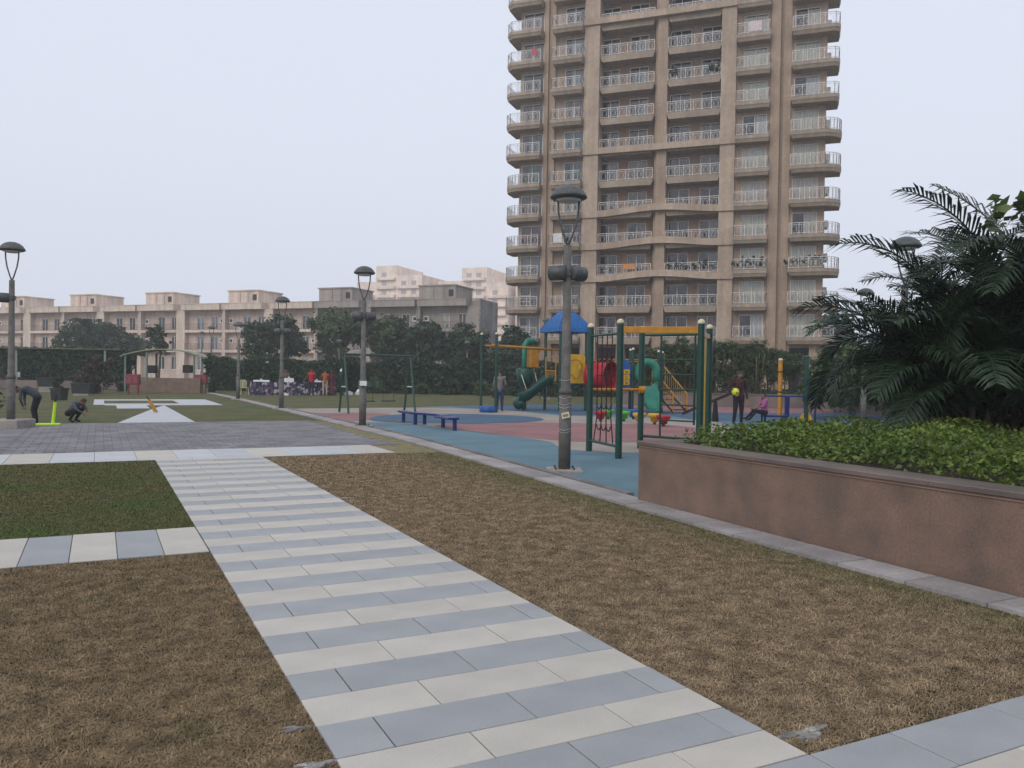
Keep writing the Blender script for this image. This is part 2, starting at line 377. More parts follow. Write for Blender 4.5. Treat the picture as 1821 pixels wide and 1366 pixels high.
patch([(8.35, 20.8), (9.0, 21.9), (10.5, 21.75), (12.06, 22.2), (13.64, 21.2), (15.6, 19.8), (15, 17.5), (12.5, 15.3), (11, 15.0), (9.9, 15.3), (9.3, 15.95), (8.85, 17.6)], .014, M['rub_pink'])
patch([(7.5, 24.5), (8.3, 26.3), (9.3, 27.2), (10.9, 27.6), (12.4, 27.0), (13.3, 25.9), (13.5, 24.6), (12.95, 23.2), (11.8, 22.3), (10.3, 21.95), (8.9, 22.3), (7.7, 23.2)], .018, M['rub_blue'])

# --- planters
M['granite'] = mat('granite', (.215, .138, .10), .55, .2, 3.0, col2=(.135, .094, .072), scale2=55, bump=.05, spec=.45)
M['granite_cap'] = mat('granite_cap', (.15, .115, .10), .4, .14, 2, scale2=110, spec=.5)
M['wall_grey'] = mat('wall_grey', (.20, .155, .14), .8, .14, 1.2, scale2=40, bump=.1)
pl = thing('planter', 'long brown granite planter wall beside the dry lawn on the right', 'planter', (5.72, 7.9, 0))
wl = MB()
ypan = [-9+.0, -6, -3.2, -1.2, .55, 2.3, 4.1, 5.95, 7.9]
for a, b in zip(ypan, ypan[1:]):
    MB().box(0, .22, a-7.9+.0006, b-7.9-.0006, -.05, .665, bev=.0008).build('panel', M['granite'], pl)
MB().box(.224, 9.5, -.22, -.003, -.05, .665).build('end_wall', M['granite'], pl)
for a, b in zip(ypan, ypan[1:]): MB().box(-.035, .33, a-7.9+.002, b-7.9-.002, .685, .735, bev=.008).build('coping', M['granite_cap'], pl)
MB().box(-.012, .30, -16.9, -.012, .6655, .6845).build('trim', mat('trim', (.33, .21, .16), .55, .1, 3), pl)
MB().box(.335, 9.5, -.33, .03, .685, .735, bev=.008).build('coping', M['granite_cap'], pl)
MB().box(.225, 9.4, -16.5, -.225, .2, .70).build('soil', M['soil'], pl)
bw = thing('boundary_wall', 'low grey brown wall along the back of the playground', 'wall', (24.15, 34.9, 0), math.atan2(-6.15, 8.25))
L1 = math.hypot(8.25, 6.15)
nP = 7
for k in range(nP): MB().box(L1*k/nP+.004, L1*(k+1)/nP-.004, 0, .25, -.05, .62, bev=.004).build('panel', M['wall_grey'], bw)
MB().box(-.05, L1+.05, -.04, .30, .625, .69, bev=.01).build('coping', M['kerb2'], bw)
bw2 = thing('boundary_wall', 'low wall at the right side of the playground running towards the palms', 'wall', (32.45, 28.7, 0), math.atan2(-9.4, -6.2))
L2 = math.hypot(9.4, 6.2)*1.5
for k in range(9): MB().box(L2*k/9+.004, L2*(k+1)/9-.004, 0, .25, -.05, .62, bev=.004).build('panel', M['wall_grey'], bw2)
MB().box(.36, L2, -.04, .30, .625, .69, bev=.01).build('coping', M['kerb2'], bw2)
sheet('soil_bed', [(24.6, 35.2), (32.9, 29), (26.5, 19), (22, 12), (40, 12), (60, 30), (34, 48)], .55, M['soil'])

# dried cement smears at the lawn corners
M['cement'] = mat('cement', (.27, .26, .24), .9, .3, 9, scale2=60)
for i, (x, y, r, l) in enumerate(((2.66, 2.46, .075, 'dried cement smear on the lawn corner between the two paths'), (.75, 3.05, .05, 'small cement smear at the left edge of the striped path'), (.74, 3.4, .04, 'smallest cement smear on the left lawn by the path'), (2.6, 9.4, .06, 'cement crumbs beside the right edge of the striped path'))):
    pts = [(x+r*(1+.45*math.sin(3*t+i)+.3*math.sin(5*t+2*i))*math.cos(t)*1.3, y+r*(1+.45*math.sin(3*t+i))*math.sin(t)*.5) for t in np.linspace(0, 2*PI, 28, endpoint=False)]
    o = MB().prism(pts, -.01, .012, taper=[(x+(a-x)*1.1, y+(b-y)*1.1) for a, b in pts]).build('cement_smear', M['cement']); tag(o, l, 'cement smear')
# ------------------------------------------------------------------ apartment tower
def wallmat(name, c, joint=None, k=.1):
    m = mat(name, c, .85, k, .35, scale2=3.5, bump=.04, spec=.2)
    N = m.node_tree.nodes; L = m.node_tree.links; p = N['Principled BSDF']
    tc = N.new('ShaderNodeTexCoord'); mp = N.new('ShaderNodeMapping'); mp.inputs['Scale'].default_value = (1.3, 1.3, .12); L.new(tc.outputs['Object'], mp.inputs[0])
    n = N.new('ShaderNodeTexNoise'); n.inputs['Scale'].default_value = 1.6; n.inputs['Detail'].default_value = 7; L.new(mp.outputs[0], n.inputs['Vector'])   # rain streaks
    mr = N.new('ShaderNodeMapRange'); mr.inputs[1].default_value = .35; mr.inputs[2].default_value = .65; mr.inputs[3].default_value = .86; mr.inputs[4].default_value = 1.06; L.new(n.outputs['Fac'], mr.inputs[0])
    src = p.inputs['Base Color'].links[0].from_socket; out = mul(N, L, src, mr.outputs[0])
    L.new(out, p.inputs['Base Color']); return m
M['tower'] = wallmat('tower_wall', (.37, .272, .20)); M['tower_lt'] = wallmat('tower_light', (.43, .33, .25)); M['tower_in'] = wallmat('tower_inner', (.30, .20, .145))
M['slab_t'] = wallmat('balcony_slab', (.36, .285, .22))
M['wframe'] = mat('window_frame', (.70, .65, .61), .5, .05, 4)
M['rail_w'] = mat('rail_white', (.62, .60, .58), .5, .06, 5)
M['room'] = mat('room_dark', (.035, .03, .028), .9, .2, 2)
def glassmat(name, tint=-.0):
    m = bpy.data.materials.new(name); m.use_nodes = True; N = m.node_tree.nodes; L = m.node_tree.links; N.remove(N['Principled BSDF'])
    g = N.new('ShaderNodeBsdfGlossy'); g.inputs['Roughness'].default_value = .08; g.inputs['Color'].default_value = (.75, .77, .8, 1); t = N.new('ShaderNodeBsdfTransparent'); t.inputs[0].default_value = (.93, .94, .94, 1)
    fr = N.new('ShaderNodeFresnel'); fr.inputs[0].default_value = 1.5; ad = N.new('ShaderNodeMath'); ad.operation = 'ADD'; ad.inputs[1].default_value = tint; ad.use_clamp = True
    L.new(fr.outputs[0], ad.inputs[0]); mxs = N.new('ShaderNodeMixShader'); L.new(ad.outputs[0], mxs.inputs[0]); L.new(t.outputs[0], mxs.inputs[1]); L.new(g.outputs[0], mxs.inputs[2])
    L.new(mxs.outputs[0], N['Material Output'].inputs[0]); return m
M['glass'] = glassmat('glass'); 
CURT = [mat('curtain_'+n, c, .9, .25, 3, stretch=(9, 1, .3)) for n, c in (('cream', (.95, .78, .62)), ('pink', (.95, .70, .58)), ('maroon', (.16, .05, .06)), ('teal', (.10, .17, .17)), ('brown', (.22, .15, .11)), ('white', (.85, .82, .8)), ('grey', (.28, .27, .27)))]
TW = thing('apartment_tower', 'tall beige apartment tower with stacked white railed balconies behind the playground', 'building', (37.26, 73.94, 0), math.atan2(-.731, .683))
Z0, ST, NS = 4.72, 3.05, 13
TOPZ = Z0+ST*NS+1.2
def tpart(mb, name, m): return mb.build(name, m, TW)
# window columns: name, jamb-left, window x0, x1, jamb-right, wall plane y
COLS = [('A', .75, .98, 3.2, 3.3, 0.), ('B', 4.5, 5.4, 7.4, 7.5, 0.), ('C1', 8.0, 8.85, 10.65, 11.0, 1.3), ('C2', 11.0, 11.65, 13.5, 14.6, 1.3),
        ('D1', 14.6, 15.6, 17.6, 18.0, 1.3), ('D2', 18.0, 18.55, 20.45, 21.2, 1.3), ('E', 21.9, 22.5, 24.65, 24.95, 0.), ('F', 26.7, 26.95, 29.1, 29.7, 0.)]
WH = 2.25
for nm, a, w0, w1, b, y in COLS:
    mb = MB()
    mb.box(a, w0, y, y+.3, 0, TOPZ); mb.box(w1, b, y, y+.3, 0, TOPZ)
    for k in range(-1, NS):
        z = Z0+.35+ST*k
        mb.box(w0, w1, y, y+.3, z+WH, z+ST)           # spandrel from window head to next floor
    mb.box(w0, w1, y, y+.3, Z0+.35+ST*(NS-1)+ST, TOPZ)
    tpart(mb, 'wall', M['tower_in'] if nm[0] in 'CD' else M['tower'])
# piers and the side walls
pr_ = MB()
for a, b, y in ((3.3, 3.75, -.25), (3.75, 4.05, -.0), (4.05, 4.5, -.25)): pr_.box(a, b, y-.02, 2, 0, TOPZ)
tpart(pr_, 'pier', M['tower'])
pr_ = MB().box(7.5, 9.0, -.45, 1.29, 0, TOPZ); tpart(pr_, 'pier', M['tower_lt'])
pr_ = MB().box(20.55, 21.9, -.45, 1.29, 0, TOPZ); tpart(pr_, 'pier', M['tower_lt'])
pr_ = MB().box(14.62, 15.55, -.1, 1.295, 0, TOPZ); pr_.box(14.35, 14.6, .35, 1.29, 0, TOPZ); tpart(pr_, 'column', M['tower'])
pr_ = MB()
for a, b, y in ((24.95, 25.75, -.25), (25.75, 26.05, .15), (26.05, 26.7, -.25)): pr_.box(a, b, y, 2, 0, TOPZ)
tpart(pr_, 'pier', M['tower'])
tpart(MB().box(.76, 1.0, .31, 18, 0, TOPZ).box(29.4, 29.69, .31, 18, 0, TOPZ).box(.8, 29.65, 18, 18.3, 0, TOPZ), 'side_wall', M['tower'])
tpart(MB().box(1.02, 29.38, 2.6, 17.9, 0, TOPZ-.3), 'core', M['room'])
tpart(MB().box(.6, 29.85, -.5, 18.4, TOPZ+.001, TOPZ+.5), 'roof', M['tower_lt'])
fl = MB()
for k in range(NS+1):
    z = Z0+ST*k
    fl.box(1.0, 7.45, .31, 2.58, z+.05, z+.33); fl.box(21.95, 29.38, .31, 2.58, z+.05, z+.33); fl.box(9.02, 20.5, 1.61, 2.58, z+.05, z+.33)
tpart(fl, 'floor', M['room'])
# beams across the middle bays: three bent like a bow, two straight
def beam(z, amp, h=.62):
    n = 28; top = []; bot = []
    for i in range(n+1):
        x = 7.42+(21.98-7.42)*i/n; u = (x-14.9)/6.2
        dz = amp*(.5+.5*math.cos(PI*min(1, abs(u)))) if amp else 0
        top.append((x, z+h+dz)); bot.append((x, z+dz))
    mb = MB(); vs = []
    for (x, zt), (_, zb) in zip(top, bot): vs += [(x, -.62, zb), (x, -.62, zt), (x, -.02, zt), (x, -.02, zb)]
    fs = []
    for i in range(n):
        for j in range(4): a, b = 4*i+j, 4*i+(j+1) % 4; fs.append((a, a+4, b+4, b)) 
    fs += [(0, 1, 2, 3), (4*n+3, 4*n+2, 4*n+1, 4*n)]
    mb.add(vs, fs); tpart(mb, 'beam', M['tower_lt'])
for z in (10.58, 13.72, 16.86): beam(z, .42)
beam(23.0, 0, .6); beam(35.6, 0, .6)
# balconies
def rail(mb, pts, h=1.0, closed=False, pat=True):
    """white railing along a polyline (x,y) with posts, rails and a lattice"""
    for (xa, ya), (xb, yb) in zip(pts, pts[1:]):
        ln = math.hypot(xb-xa, yb-ya); n = max(1, round(ln/.85))
        for z in (.1, h): mb.bar((xa, ya, z), (xb, yb, z), .05 if z > .5 else .04)
        mb.bar((xa, ya, h-.16), (xb, yb, h-.16), .03)
        for i in range(n+1):
            t = i/n; x, y = xa+(xb-xa)*t, ya+(yb-ya)*t; mb.bar((x, y, 0), (x, y, h), .045)
            if i < n and pat:
                t2 = (i+1)/n; x2, y2 = xa+(xb-xa)*t2, ya+(yb-ya)*t2
                lerp = lambda s: (x+(x2-x)*s, y+(y2-y)*s)
                for s0, z0, s1, z1 in ((0, .1, .5, h-.16), (.5, h-.16, 1, .1), (0, h-.16, .5, .1), (.5, .1, 1, h-.16), (.25, .1, .25, h-.16), (.75, .1, .75, h-.16)):
                    p, q = lerp(s0), lerp(s1); mb.bar((p[0], p[1], z0), (q[0], q[1], z1), .013)
def arc(cx, cy, rx, ry, a0, a1, n): return [(cx+rx*math.cos(a0+(a1-a0)*i/n), cy+ry*math.sin(a0+(a1-a0)*i/n)) for i in range(n+1)]
def balcony_mesh(kind):
    """returns slab mesh, railing mesh; origin at slab underside"""
    s = MB(); r = MB()
    if kind == 'B': o = [(4.35, 0), (4.35, -1.25), (7.45, -1.25), (7.45, 0)]
    elif kind == 'E': o = [(21.95, 0), (21.95, -1.25), (24.95, -1.25), (24.95, 0)]
    elif kind == 'Aq': o = [(3.28, 0), (3.28, -1.3), (.15, -1.3), (-.45, -.7), (-.45, 2.0), (.74, 2.0), (.74, 0)]
    elif kind == 'Ar': o = [(3.28, 0), (3.28, -1.25)]+arc(1.1, .35, 1.7, 1.6, -PI/2, -PI, 7)+[(-.6, 2.0), (.74, 2.0), (.74, 0)]
    elif kind == 'Fq': o = [(26.72, 0), (26.72, -1.3), (30.35, -1.3), (30.75, -.9), (30.75, 1.6), (29.72, 1.6), (29.72, 0)]
    elif kind == 'Fr': o = [(26.72, 0), (26.72, -1.3)]+arc(29.3, .35, 1.75, 1.65, -PI/2, 0, 7)+[(31.05, 1.6), (29.72, 1.6), (29.72, 0)]
    elif kind == 'C': o = [(9.02, 1.29), (9.02, -.15), (14.3, -.15), (14.3, 1.29)]
    elif kind == 'D': o = [(15.58, 1.29), (15.58, -.15), (20.53, -.15), (20.53, 1.29)]
    s.prism(o, .14, .46)
    cx = sum(p[0] for p in o)/len(o)
    inner = [(cx+(x-cx)*.94, y if y >= 0 else y*.86) for x, y in o]
    s.prism([(cx+(x-cx)*.985, y*.97 if y < 0 else y) for x, y in o], -.16, .138, taper=inner)
    ro = {'B': [(4.4, -.05), (4.4, -1.2), (7.4, -1.2), (7.4, -.05)], 'E': [(22, -.05), (22, -1.2), (24.9, -1.2), (24.9, -.05)],
          'Aq': [(3.22, -1.24), (.17, -1.24), (-.39, -.68), (-.39, 1.9)], 'Ar': [(3.22, -1.2)]+arc(1.1, .35, 1.64, 1.54, -PI/2, -PI, 7)+[(-.54, 1.9)],
          'Fq': [(26.78, -1.24), (30.33, -1.24), (30.69, -.88), (30.69, 1.5)], 'Fr': [(26.78, -1.24)]+arc(29.3, .35, 1.69, 1.59, -PI/2, 0, 7)+[(30.99, 1.5)],
          'C': [(9.06, -.1), (14.28, -.1)], 'D': [(15.6, -.1), (20.5, -.1)]}[kind]
    for i in range(len(ro)): ro[i] = (ro[i][0], ro[i][1])
    rail(r, ro)
    r.v = [(x, y, z+.46) for x, y, z in r.v]
    return s.mesh('balcony', M['slab_t']), r.mesh('railing', M['rail_w'])
BM = {k: balcony_mesh(k) for k in ('Aq', 'Ar', 'B', 'C', 'D', 'E', 'Fq', 'Fr')}
pane_me = MB().box(0, 1, -.008, .008, 0, 1).mesh('pane', M['glass'])
fcache = {}
def window(parent, x0, x1, z0, z1, y, split=2, transom=False, curtain=None, frame_m=None, fw_=.07):
    W_, H_ = x1-x0, z1-z0; key = (round(W_, 2), round(H_, 2), split, transom, frame_m.name if frame_m else '')
    if key not in fcache:
        mb = MB(); f = fw_
        mb.box(0, f, -.06, .06, 0, H_); mb.box(W_-f, W_, -.06, .06, 0, H_); mb.box(f, W_-f, -.06, .06, H_-f, H_); mb.box(f, W_-f, -.06, .06, 0, f)
        for i in range(1, split): x = W_*i/split; mb.box(x-f*.45, x+f*.45, -.045, .045, f, H_-f)
        if transom: mb.box(f, W_*.5, -.03, .03, H_*.55, H_*.55+.05); mb.box(f, W_*.5, -.03, .03, H_*.28, H_*.28+.05)
        fcache[key] = mb.mesh('window', frame_m or M['wframe'])
    w_ = link('window', fcache[key], parent, (x0, y+.12, z0))
    for i in range(split):
        p = link('pane', pane_me, w_, (W_*i/split+fw_*.5, .0, fw_*.6)); p.scale = (W_/split-fw_, 1, H_-1.2*fw_)
    if curtain is not None:
        key = ('c', curtain[0], curtain[1], round(H_, 2), round(W_, 2))
        if key not in fcache:
            mb = MB(); n = 22; a, b = curtain[1]
            vs = []
            for i in range(n+1):
                t = a+(b-a)*i/n; dy = .03*math.sin(i*1.9)
                vs += [(W_*t, .16+dy, .03), (W_*t, .16+dy, H_-.05)]
            mb.add(vs, [(2*i, 2*i+2, 2*i+3, 2*i+1) for i in range(n)], 0, True); fcache[key] = mb.mesh('curtain', CURT[curtain[0]])
        link('curtain', fcache[key], w_)
    return w_
for k in range(NS):
    z = Z0+ST*k
    for kind in (('Ar' if k < 6 else 'Aq'), 'B', 'C', 'D', 'E', ('Fr' if 0 < k < 7 else 'Fq')):
        b = link('balcony', BM[kind][0], TW, (0, 0, z)); link('railing', BM[kind][1], b)
    for nm, a, w0, w1, b_, y in COLS:
        r = RND.random(); full = (0.02, .98)
        if nm in 'EF': cu = (0 if r < .5 else 1 if r < .85 else 5, full if r < .75 else (.5, .98)) if r < .93 else None
        elif nm in 'AB': cu = (2 if (nm == 'A' and k == 3) or (nm == 'B' and k == 3) else 3 if k in (5, 6) else 4 if r < .3 else 6, full if r < .5 else (.3, .98)) if r < .85 or k in (3, 5, 6) else None
        else: cu = (4 if r < .35 else 6 if r < .6 else 2 if r < .7 else 0, full if r < .3 else (.5, .98)) if r < .62 else None
        window(TW, w0, w1, z+.47, z+.35+WH, y, 2, transom=(nm in ('A', 'C1') and k in (0, 1, 2)), curtain=cu)
# ground-storey columns and the outdoor units on both flanks
for x in (1.2, 3.6, 6.0, 8.2, 11.5, 15, 18, 21.2, 25.2, 29.0): tpart(MB().box(x-.35, x+.35, -.44, -.03, 0, Z0-.17), 'column', M['tower'])
acm = MB().box(0, .36, 0, .85, 0, .62, 0, bev=.02).cyl((.36, .3, .31), (.375, .3, .31), .24, n=16, mi=1).box(.0, .34, .05, .12, -.12, 0, 1).box(.0, .34, .7, .77, -.12, 0, 1).mesh('outdoor_unit', [M['white_paint'], M['black']])
for k in range(0, NS):
    o = link('outdoor_unit', acm, TW, (29.7, 2.0+(k % 2)*.2, Z0+ST*k+1.55))
    o = link('outdoor_unit', acm, TW, (.40, 2.3, Z0+ST*k+1.5))

# ------------------------------------------------------------------ row of three-storey houses
M['house'] = wallmat('house_cream', (.66, .54, .45)); M['house2'] = wallmat('house_grey', (.36, .315, .285)); M['house_in'] = wallmat('house_pink', (.60, .46, .39))
M['rail_b'] = mat('rail_brown', (.17, .12, .10), .6, .1, 5)
HD = math.atan2(-.74, .672)
def house_template(half=False):
    H = thing('terrace_house', 'x', 'house', (0, 0, 0), HD)
    Zs = [1.35, 4.55, 7.65]; RZ = 10.75
    def hp_(mb, name, m): return mb.build(name, m, H)
    w_ = MB(); w_.box(-7.48, -7.1, -.0, 9, 0, RZ); w_.box(.15, 1.85, -.0, 6 if half else 9, 0, RZ)
    if not half: w_.box(9.1, 9.29, 0, 9, 0, RZ)
    hp_(w_, 'pier', M['house'])
    back = MB()
    WN = {'L': [(-4.3, -2.9), (-1.6, -.4)], 'R': [(3.6, 5.0), (6.4, 7.7)]}
    BAYS = [(-7.1, .15)]+([] if half else [(1.85, 9.1)]); XE = 1.84 if half else 9.28
    for side, (x0, x1) in zip('LR', BAYS):
        xs = [x0]+[v for wv in WN[side] for v in wv]+[x1]
        for i in range(0, len(xs), 2): back.box(xs[i], xs[i+1], .8, 1.05, 0, RZ)
        for a, b in WN[side]:
            for z in Zs: back.box(a, b, .8, 1.05, z+2.15, z+3.2 if z < 7 else RZ)
            back.box(a, b, .8, 1.05, 0, Zs[0])
    hp_(back, 'wall', M['house_in'])
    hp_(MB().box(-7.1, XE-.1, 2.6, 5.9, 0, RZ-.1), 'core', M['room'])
    for x0, x1 in BAYS:
        for z in Zs[1:]:
            b = MB().box(x0+.003, x1-.003, -.05, .795, z-.42, z-.02).build('balcony', M['house'], H)
            rr = MB()
            for zz in (.08, .95): rr.bar((x0+.05, .03, z+zz), (x1-.05, .03, z+zz), .05)
            n = 26
            for i in range(n+1): x = x0+.05+(x1-x0-.1)*i/n; rr.bar((x, .03, z-.02), (x, .03, z+.95), .028)
            rr.build('railing', M['rail_b'], b)
        hp_(MB().box(x0-.12, x1+.1, -.75, .79, RZ-.05, RZ+.85).box(x0-.17, x1+.15, -.8, .79, RZ+.855, RZ+.95), 'parapet', M['house'])
        for side in 'LR':
            if (side == 'L') == (x0 < 0):
                for a, b in WN[side]:
                    for z in Zs: window(H, a, b, z, z+2.13, .8, 2, curtain=RND.choice([None, (0, (.02, .98)), (6, (.02, .6)), None]), fw_=.09)
    hp_(MB().box(-7.45, XE, .81, 6 if half else 9, RZ+.0, RZ+.75), 'roof', M['house'])
    st = MB().box(-8.6, -2.9, 2.5, 8.5, RZ+.76, 13.8).box(-8.75, -2.75, 2.35, 8.65, 13.81, 14.0); sto = hp_(st, 'stair_head', M['house'])
    for x in (-6.6, -5.0): MB().box(x, x+.35, 2.4, 2.495, RZ+.8, 13.7).build('rib', M['house_in'], sto)
    MB().box(-3.9, -3.2, 2.42, 2.495, RZ+1.6, RZ+2.5).build('vent_window', M['room'], sto)
    for x in (-6.55,) if half else (-6.55, 8.5):
        for z in (5.6, 8.7):
            yb = .8; f = MB().box(x-.4, x+.4, yb-.06, yb-.003, z, z+.75).build('small_window', M['white_paint'], H); MB().box(x-.24, x+.24, yb-.08, yb-.062, z+.15, z+.6).build('pane', M['room'], f)
    return H
HT = house_template()
hdir = Vector((.672, -.741, 0)); h0 = Vector((-2.99, 154.09, 0))
descr = {-2: 'cream house at the far left end of the row, cut by the picture edge', -1: 'cream house behind the leftmost lamp post, second from the left edge', 0: 'cream house above the round tree on the left',
         1: 'cream house with the arched pergola in front of it', 2: 'cream house left of the tree group, pink laundry on its balcony', 3: 'greyer house half hidden by the tree group, behind the swing lamp', 4: 'grey end house of the row with a blank weathered side wall'}
for k in range(-2, 5):
    H = HT if k == -2 else house_template(True) if k == 4 else copy_tree(HT)
    p = h0+hdir*(16.807*k+3.55); H.location = (p.x, p.y, 0); tag(H, descr[k], 'house', 'row of three-storey houses')
    if k >= 3:
        for ch in [H]+list(H.children):
            for o in [ch]+list(ch.children):
                if o.type == 'MESH' and o.data.materials and o.data.materials[0] in (M['house'], M['house_in']):
                    o.material_slots[0].link = 'OBJECT'; o.material_slots[0].material = M['house2']
ew = MB().box(0, .2, -.1, 6.2, 0, 11.6).build('end_wall', wallmat('end_wall', (.26, .25, .25), k=.25), H, (1.87, 0, 0))
# ------------------------------------------------------------------ far apartment blocks
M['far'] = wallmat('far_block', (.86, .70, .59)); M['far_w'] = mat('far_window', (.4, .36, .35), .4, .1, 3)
def far_block(px, py, w_, zt, label, d=20, fl=11, rz=HD, steps=((0, 1, 0),)):
    T = thing('apartment_block', label, 'building', (px, py, 0), rz, 'far apartment blocks')
    for a, b, dz in steps:
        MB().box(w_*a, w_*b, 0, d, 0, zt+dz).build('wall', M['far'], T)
        n = int(w_*(b-a)/4.2)
        for f in range(3, int((zt+dz)/3.1)):
            MB().box(w_*a+.5, w_*b-.5, -1.0, -.003, f*3.1-.2, f*3.1+.85).build('balcony', M['far'], T)
            for i in range(n):
                x = w_*a+1+(w_*(b-a)-2)*(i+.2)/n; MB().box(x, x+1.9, -.06, -.002, f*3.1+.9, f*3.1+2.5).build('window', M['far_w'], T)
    return T
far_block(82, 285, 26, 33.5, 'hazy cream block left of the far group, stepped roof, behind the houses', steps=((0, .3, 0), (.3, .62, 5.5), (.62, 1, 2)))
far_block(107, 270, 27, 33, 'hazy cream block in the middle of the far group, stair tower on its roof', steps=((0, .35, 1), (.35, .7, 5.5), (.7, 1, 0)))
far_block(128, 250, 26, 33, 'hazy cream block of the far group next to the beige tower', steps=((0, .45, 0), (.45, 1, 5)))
# ------------------------------------------------------------------ vegetation
def cards(name, P, size, m, parent=None, nrm=None, asp=.55, up=.3, fold=.0, loc=(0, 0, 0)):
    """leaf-sized diamond faces at the points P; nrm biases the facing"""
    n = len(P); sz = size*rng.uniform(.6, 1.35, n)
    N_ = rng.normal(size=(n, 3)); N_ /= np.linalg.norm(N_, axis=1)[:, None]
    if nrm is not None: N_ = N_*.75+nrm
    N_[:, 2] += up; N_ /= np.linalg.norm(N_, axis=1)[:, None]
    A = np.cross(N_, rng.normal(size=(n, 3))); A /= np.linalg.norm(A, axis=1)[:, None]; B = np.cross(N_, A)
    A *= sz[:, None]; B *= (sz*asp)[:, None]; D = N_*(sz*fold)[:, None]
    V = np.stack([P-A, P-A*.15-B-D, P+A, P-A*.15+B-D], 1).reshape(-1, 3)
    k = np.arange(n)*4; F_ = np.stack([np.column_stack([k, k+1, k+2]), np.column_stack([k, k+2, k+3])], 1).reshape(-1, 3) if fold else np.column_stack([k, k+1, k+2, k+3])
    me = bpy.data.meshes.new(name); c = F_.shape[1]
    me.vertices.add(len(V)); me.vertices.foreach_set('co', V.ravel()); me.loops.add(F_.size); me.loops.foreach_set('vertex_index', F_.ravel().astype(np.int32))
    me.polygons.add(len(F_)); me.polygons.foreach_set('loop_start', (np.arange(len(F_))*c).astype(np.int32)); me.polygons.foreach_set('loop_total', np.full(len(F_), c, np.int32))
    me.update(calc_edges=True); me.materials.append(m)
    return link(name, me, parent, loc)
def blob_points(blobs, n, shell=.55):
    """points through a set of ellipsoids (cx,cy,cz,rx,ry,rz), denser at their skins, gathered in clumps"""
    w_ = np.array([b[3]*b[4]+b[3]*b[5] for b in blobs]); w_ /= w_.sum(); out = []; nr = []
    for b, k in zip(blobs, (w_*n).astype(int)):
        nc = max(6, k//28); d = rng.normal(size=(nc, 3)); d /= np.linalg.norm(d, axis=1)[:, None]
        r = shell+(1.06-shell)*rng.random(nc)**.6; C_ = d*r[:, None]
        i = rng.integers(0, nc, k); p = C_[i]+rng.normal(scale=.13, size=(k, 3))
        out.append(p*np.array(b[3:6])+np.array(b[:3])); nr.append(d[i])
    return np.vstack(out), np.vstack(nr)
M['leaf_tree'] = leafmat('leaf_tree', (.05, .085, .033), (.025, .05, .024)); M['leaf_tree2'] = leafmat('leaf_tree_light', (.085, .12, .045), (.045, .075, .03))
M['leaf_hedge'] = leafmat('leaf_hedge', (.03, .062, .024), (.016, .038, .018)); M['leaf_bamboo'] = leafmat('leaf_bamboo', (.075, .115, .04), (.035, .062, .024))
M['leaf_cover'] = leafmat('leaf_cover', (.155, .215, .035), (.06, .11, .02), .4, .3, .45)
M['leaf_palm'] = leafmat('leaf_palm', (.032, .06, .026), (.015, .034, .018), .42, .2, .3); M['leaf_broad'] = leafmat('leaf_broad', (.10, .15, .035), (.05, .085, .02))
M['leaf_red'] = leafmat('leaf_red', (.09, .05, .045), (.03, .045, .025)); M['petal_y'] = mat('petal_yellow', (.6, .5, .03), .6, .1, 5)
M['hedge_core'] = mat('hedge_core', (.012, .02, .01), .95, .3, 3)
def tree(name, label, x, y, zt, rad, leaf='leaf_tree', n=5200, size=.2, low=.38, seed=0, group=None, multi=3):
    T = thing(name, label, 'tree', (x, y, 0), 0, group); R_ = random.Random(seed)
    tr = MB(); zc = zt*low
    for i in range(multi):
        a = 2*PI*i/multi+R_.random(); q = rad*.55
        tr.tube([(0.1*math.cos(a), .1*math.sin(a), -.1), (.2*math.cos(a), .2*math.sin(a), zc*.55), (q*.5*math.cos(a), q*.5*math.sin(a), zc*1.15), (q*math.cos(a), q*math.sin(a), zt*.72)], [.13, .11, .08, .03], 7)
    tr.build('trunk', M['bark'], T)
    bl = [(0, 0, zt*.66, rad*.62, rad*.62, zt*.32)]
    for i in range(9):
        a = R_.uniform(0, 2*PI); d = rad*R_.uniform(.35, .72); s = rad*R_.uniform(.28, .46)
        bl.append((d*math.cos(a), d*math.sin(a), zt*R_.uniform(low+.1, .84), s*1.15, s*1.15, s*.85))
    P, nr = blob_points(bl, n); P[:, 2] = np.clip(P[:, 2], zc*.75, zt)
    cards('crown', P, size, M[leaf], T, nr*.7, .6); return T
G = 'trees in front of the houses'
tree('tree', 'round dense green tree in front of the houses at left', -1.3, 112.8, 7.3, 4.2, n=6500, size=.27, seed=1, group=G)
tree('tree', 'smaller tree touching the right side of the round tree at left', 2.6, 109.5, 6.0, 2.7, n=3200, size=.25, seed=2, group=G)
tree('tree', 'dark bushy tree left of the swing lamp, two trunks showing', 15.6, 81.8, 7.0, 2.9, n=6500, size=.2, seed=3, group=G)
tree('tree', 'tall light green tree in the middle of the tree group', 21.2, 81.0, 7.9, 3.3, 'leaf_tree2', n=7500, size=.2, seed=4, group=G)
tree('tree', 'tree directly behind the swing lamp post', 25.3, 77.6, 7.3, 2.9, 'leaf_tree2', n=6500, size=.2, seed=5, group=G)
tree('tree', 'dark rounded tree right of the swing lamp post', 28.6, 74.5, 6.6, 2.9, n=6500, size=.2, seed=6, group=G)
tree('tree', 'dark tree between the swing and the beige tower', 31.4, 71.8, 6.3, 2.9, n=6500, size=.2, seed=7, group=G)
tree('tree', 'dark low tree beside the tower corner', 34.4, 67.6, 6.0, 2.8, n=6500, size=.2, seed=8, group=G)
tree('tree', 'small round young tree left of the tree group', 11.9, 72.6, 4.5, 1.5, n=1800, size=.15, seed=9, group=G)
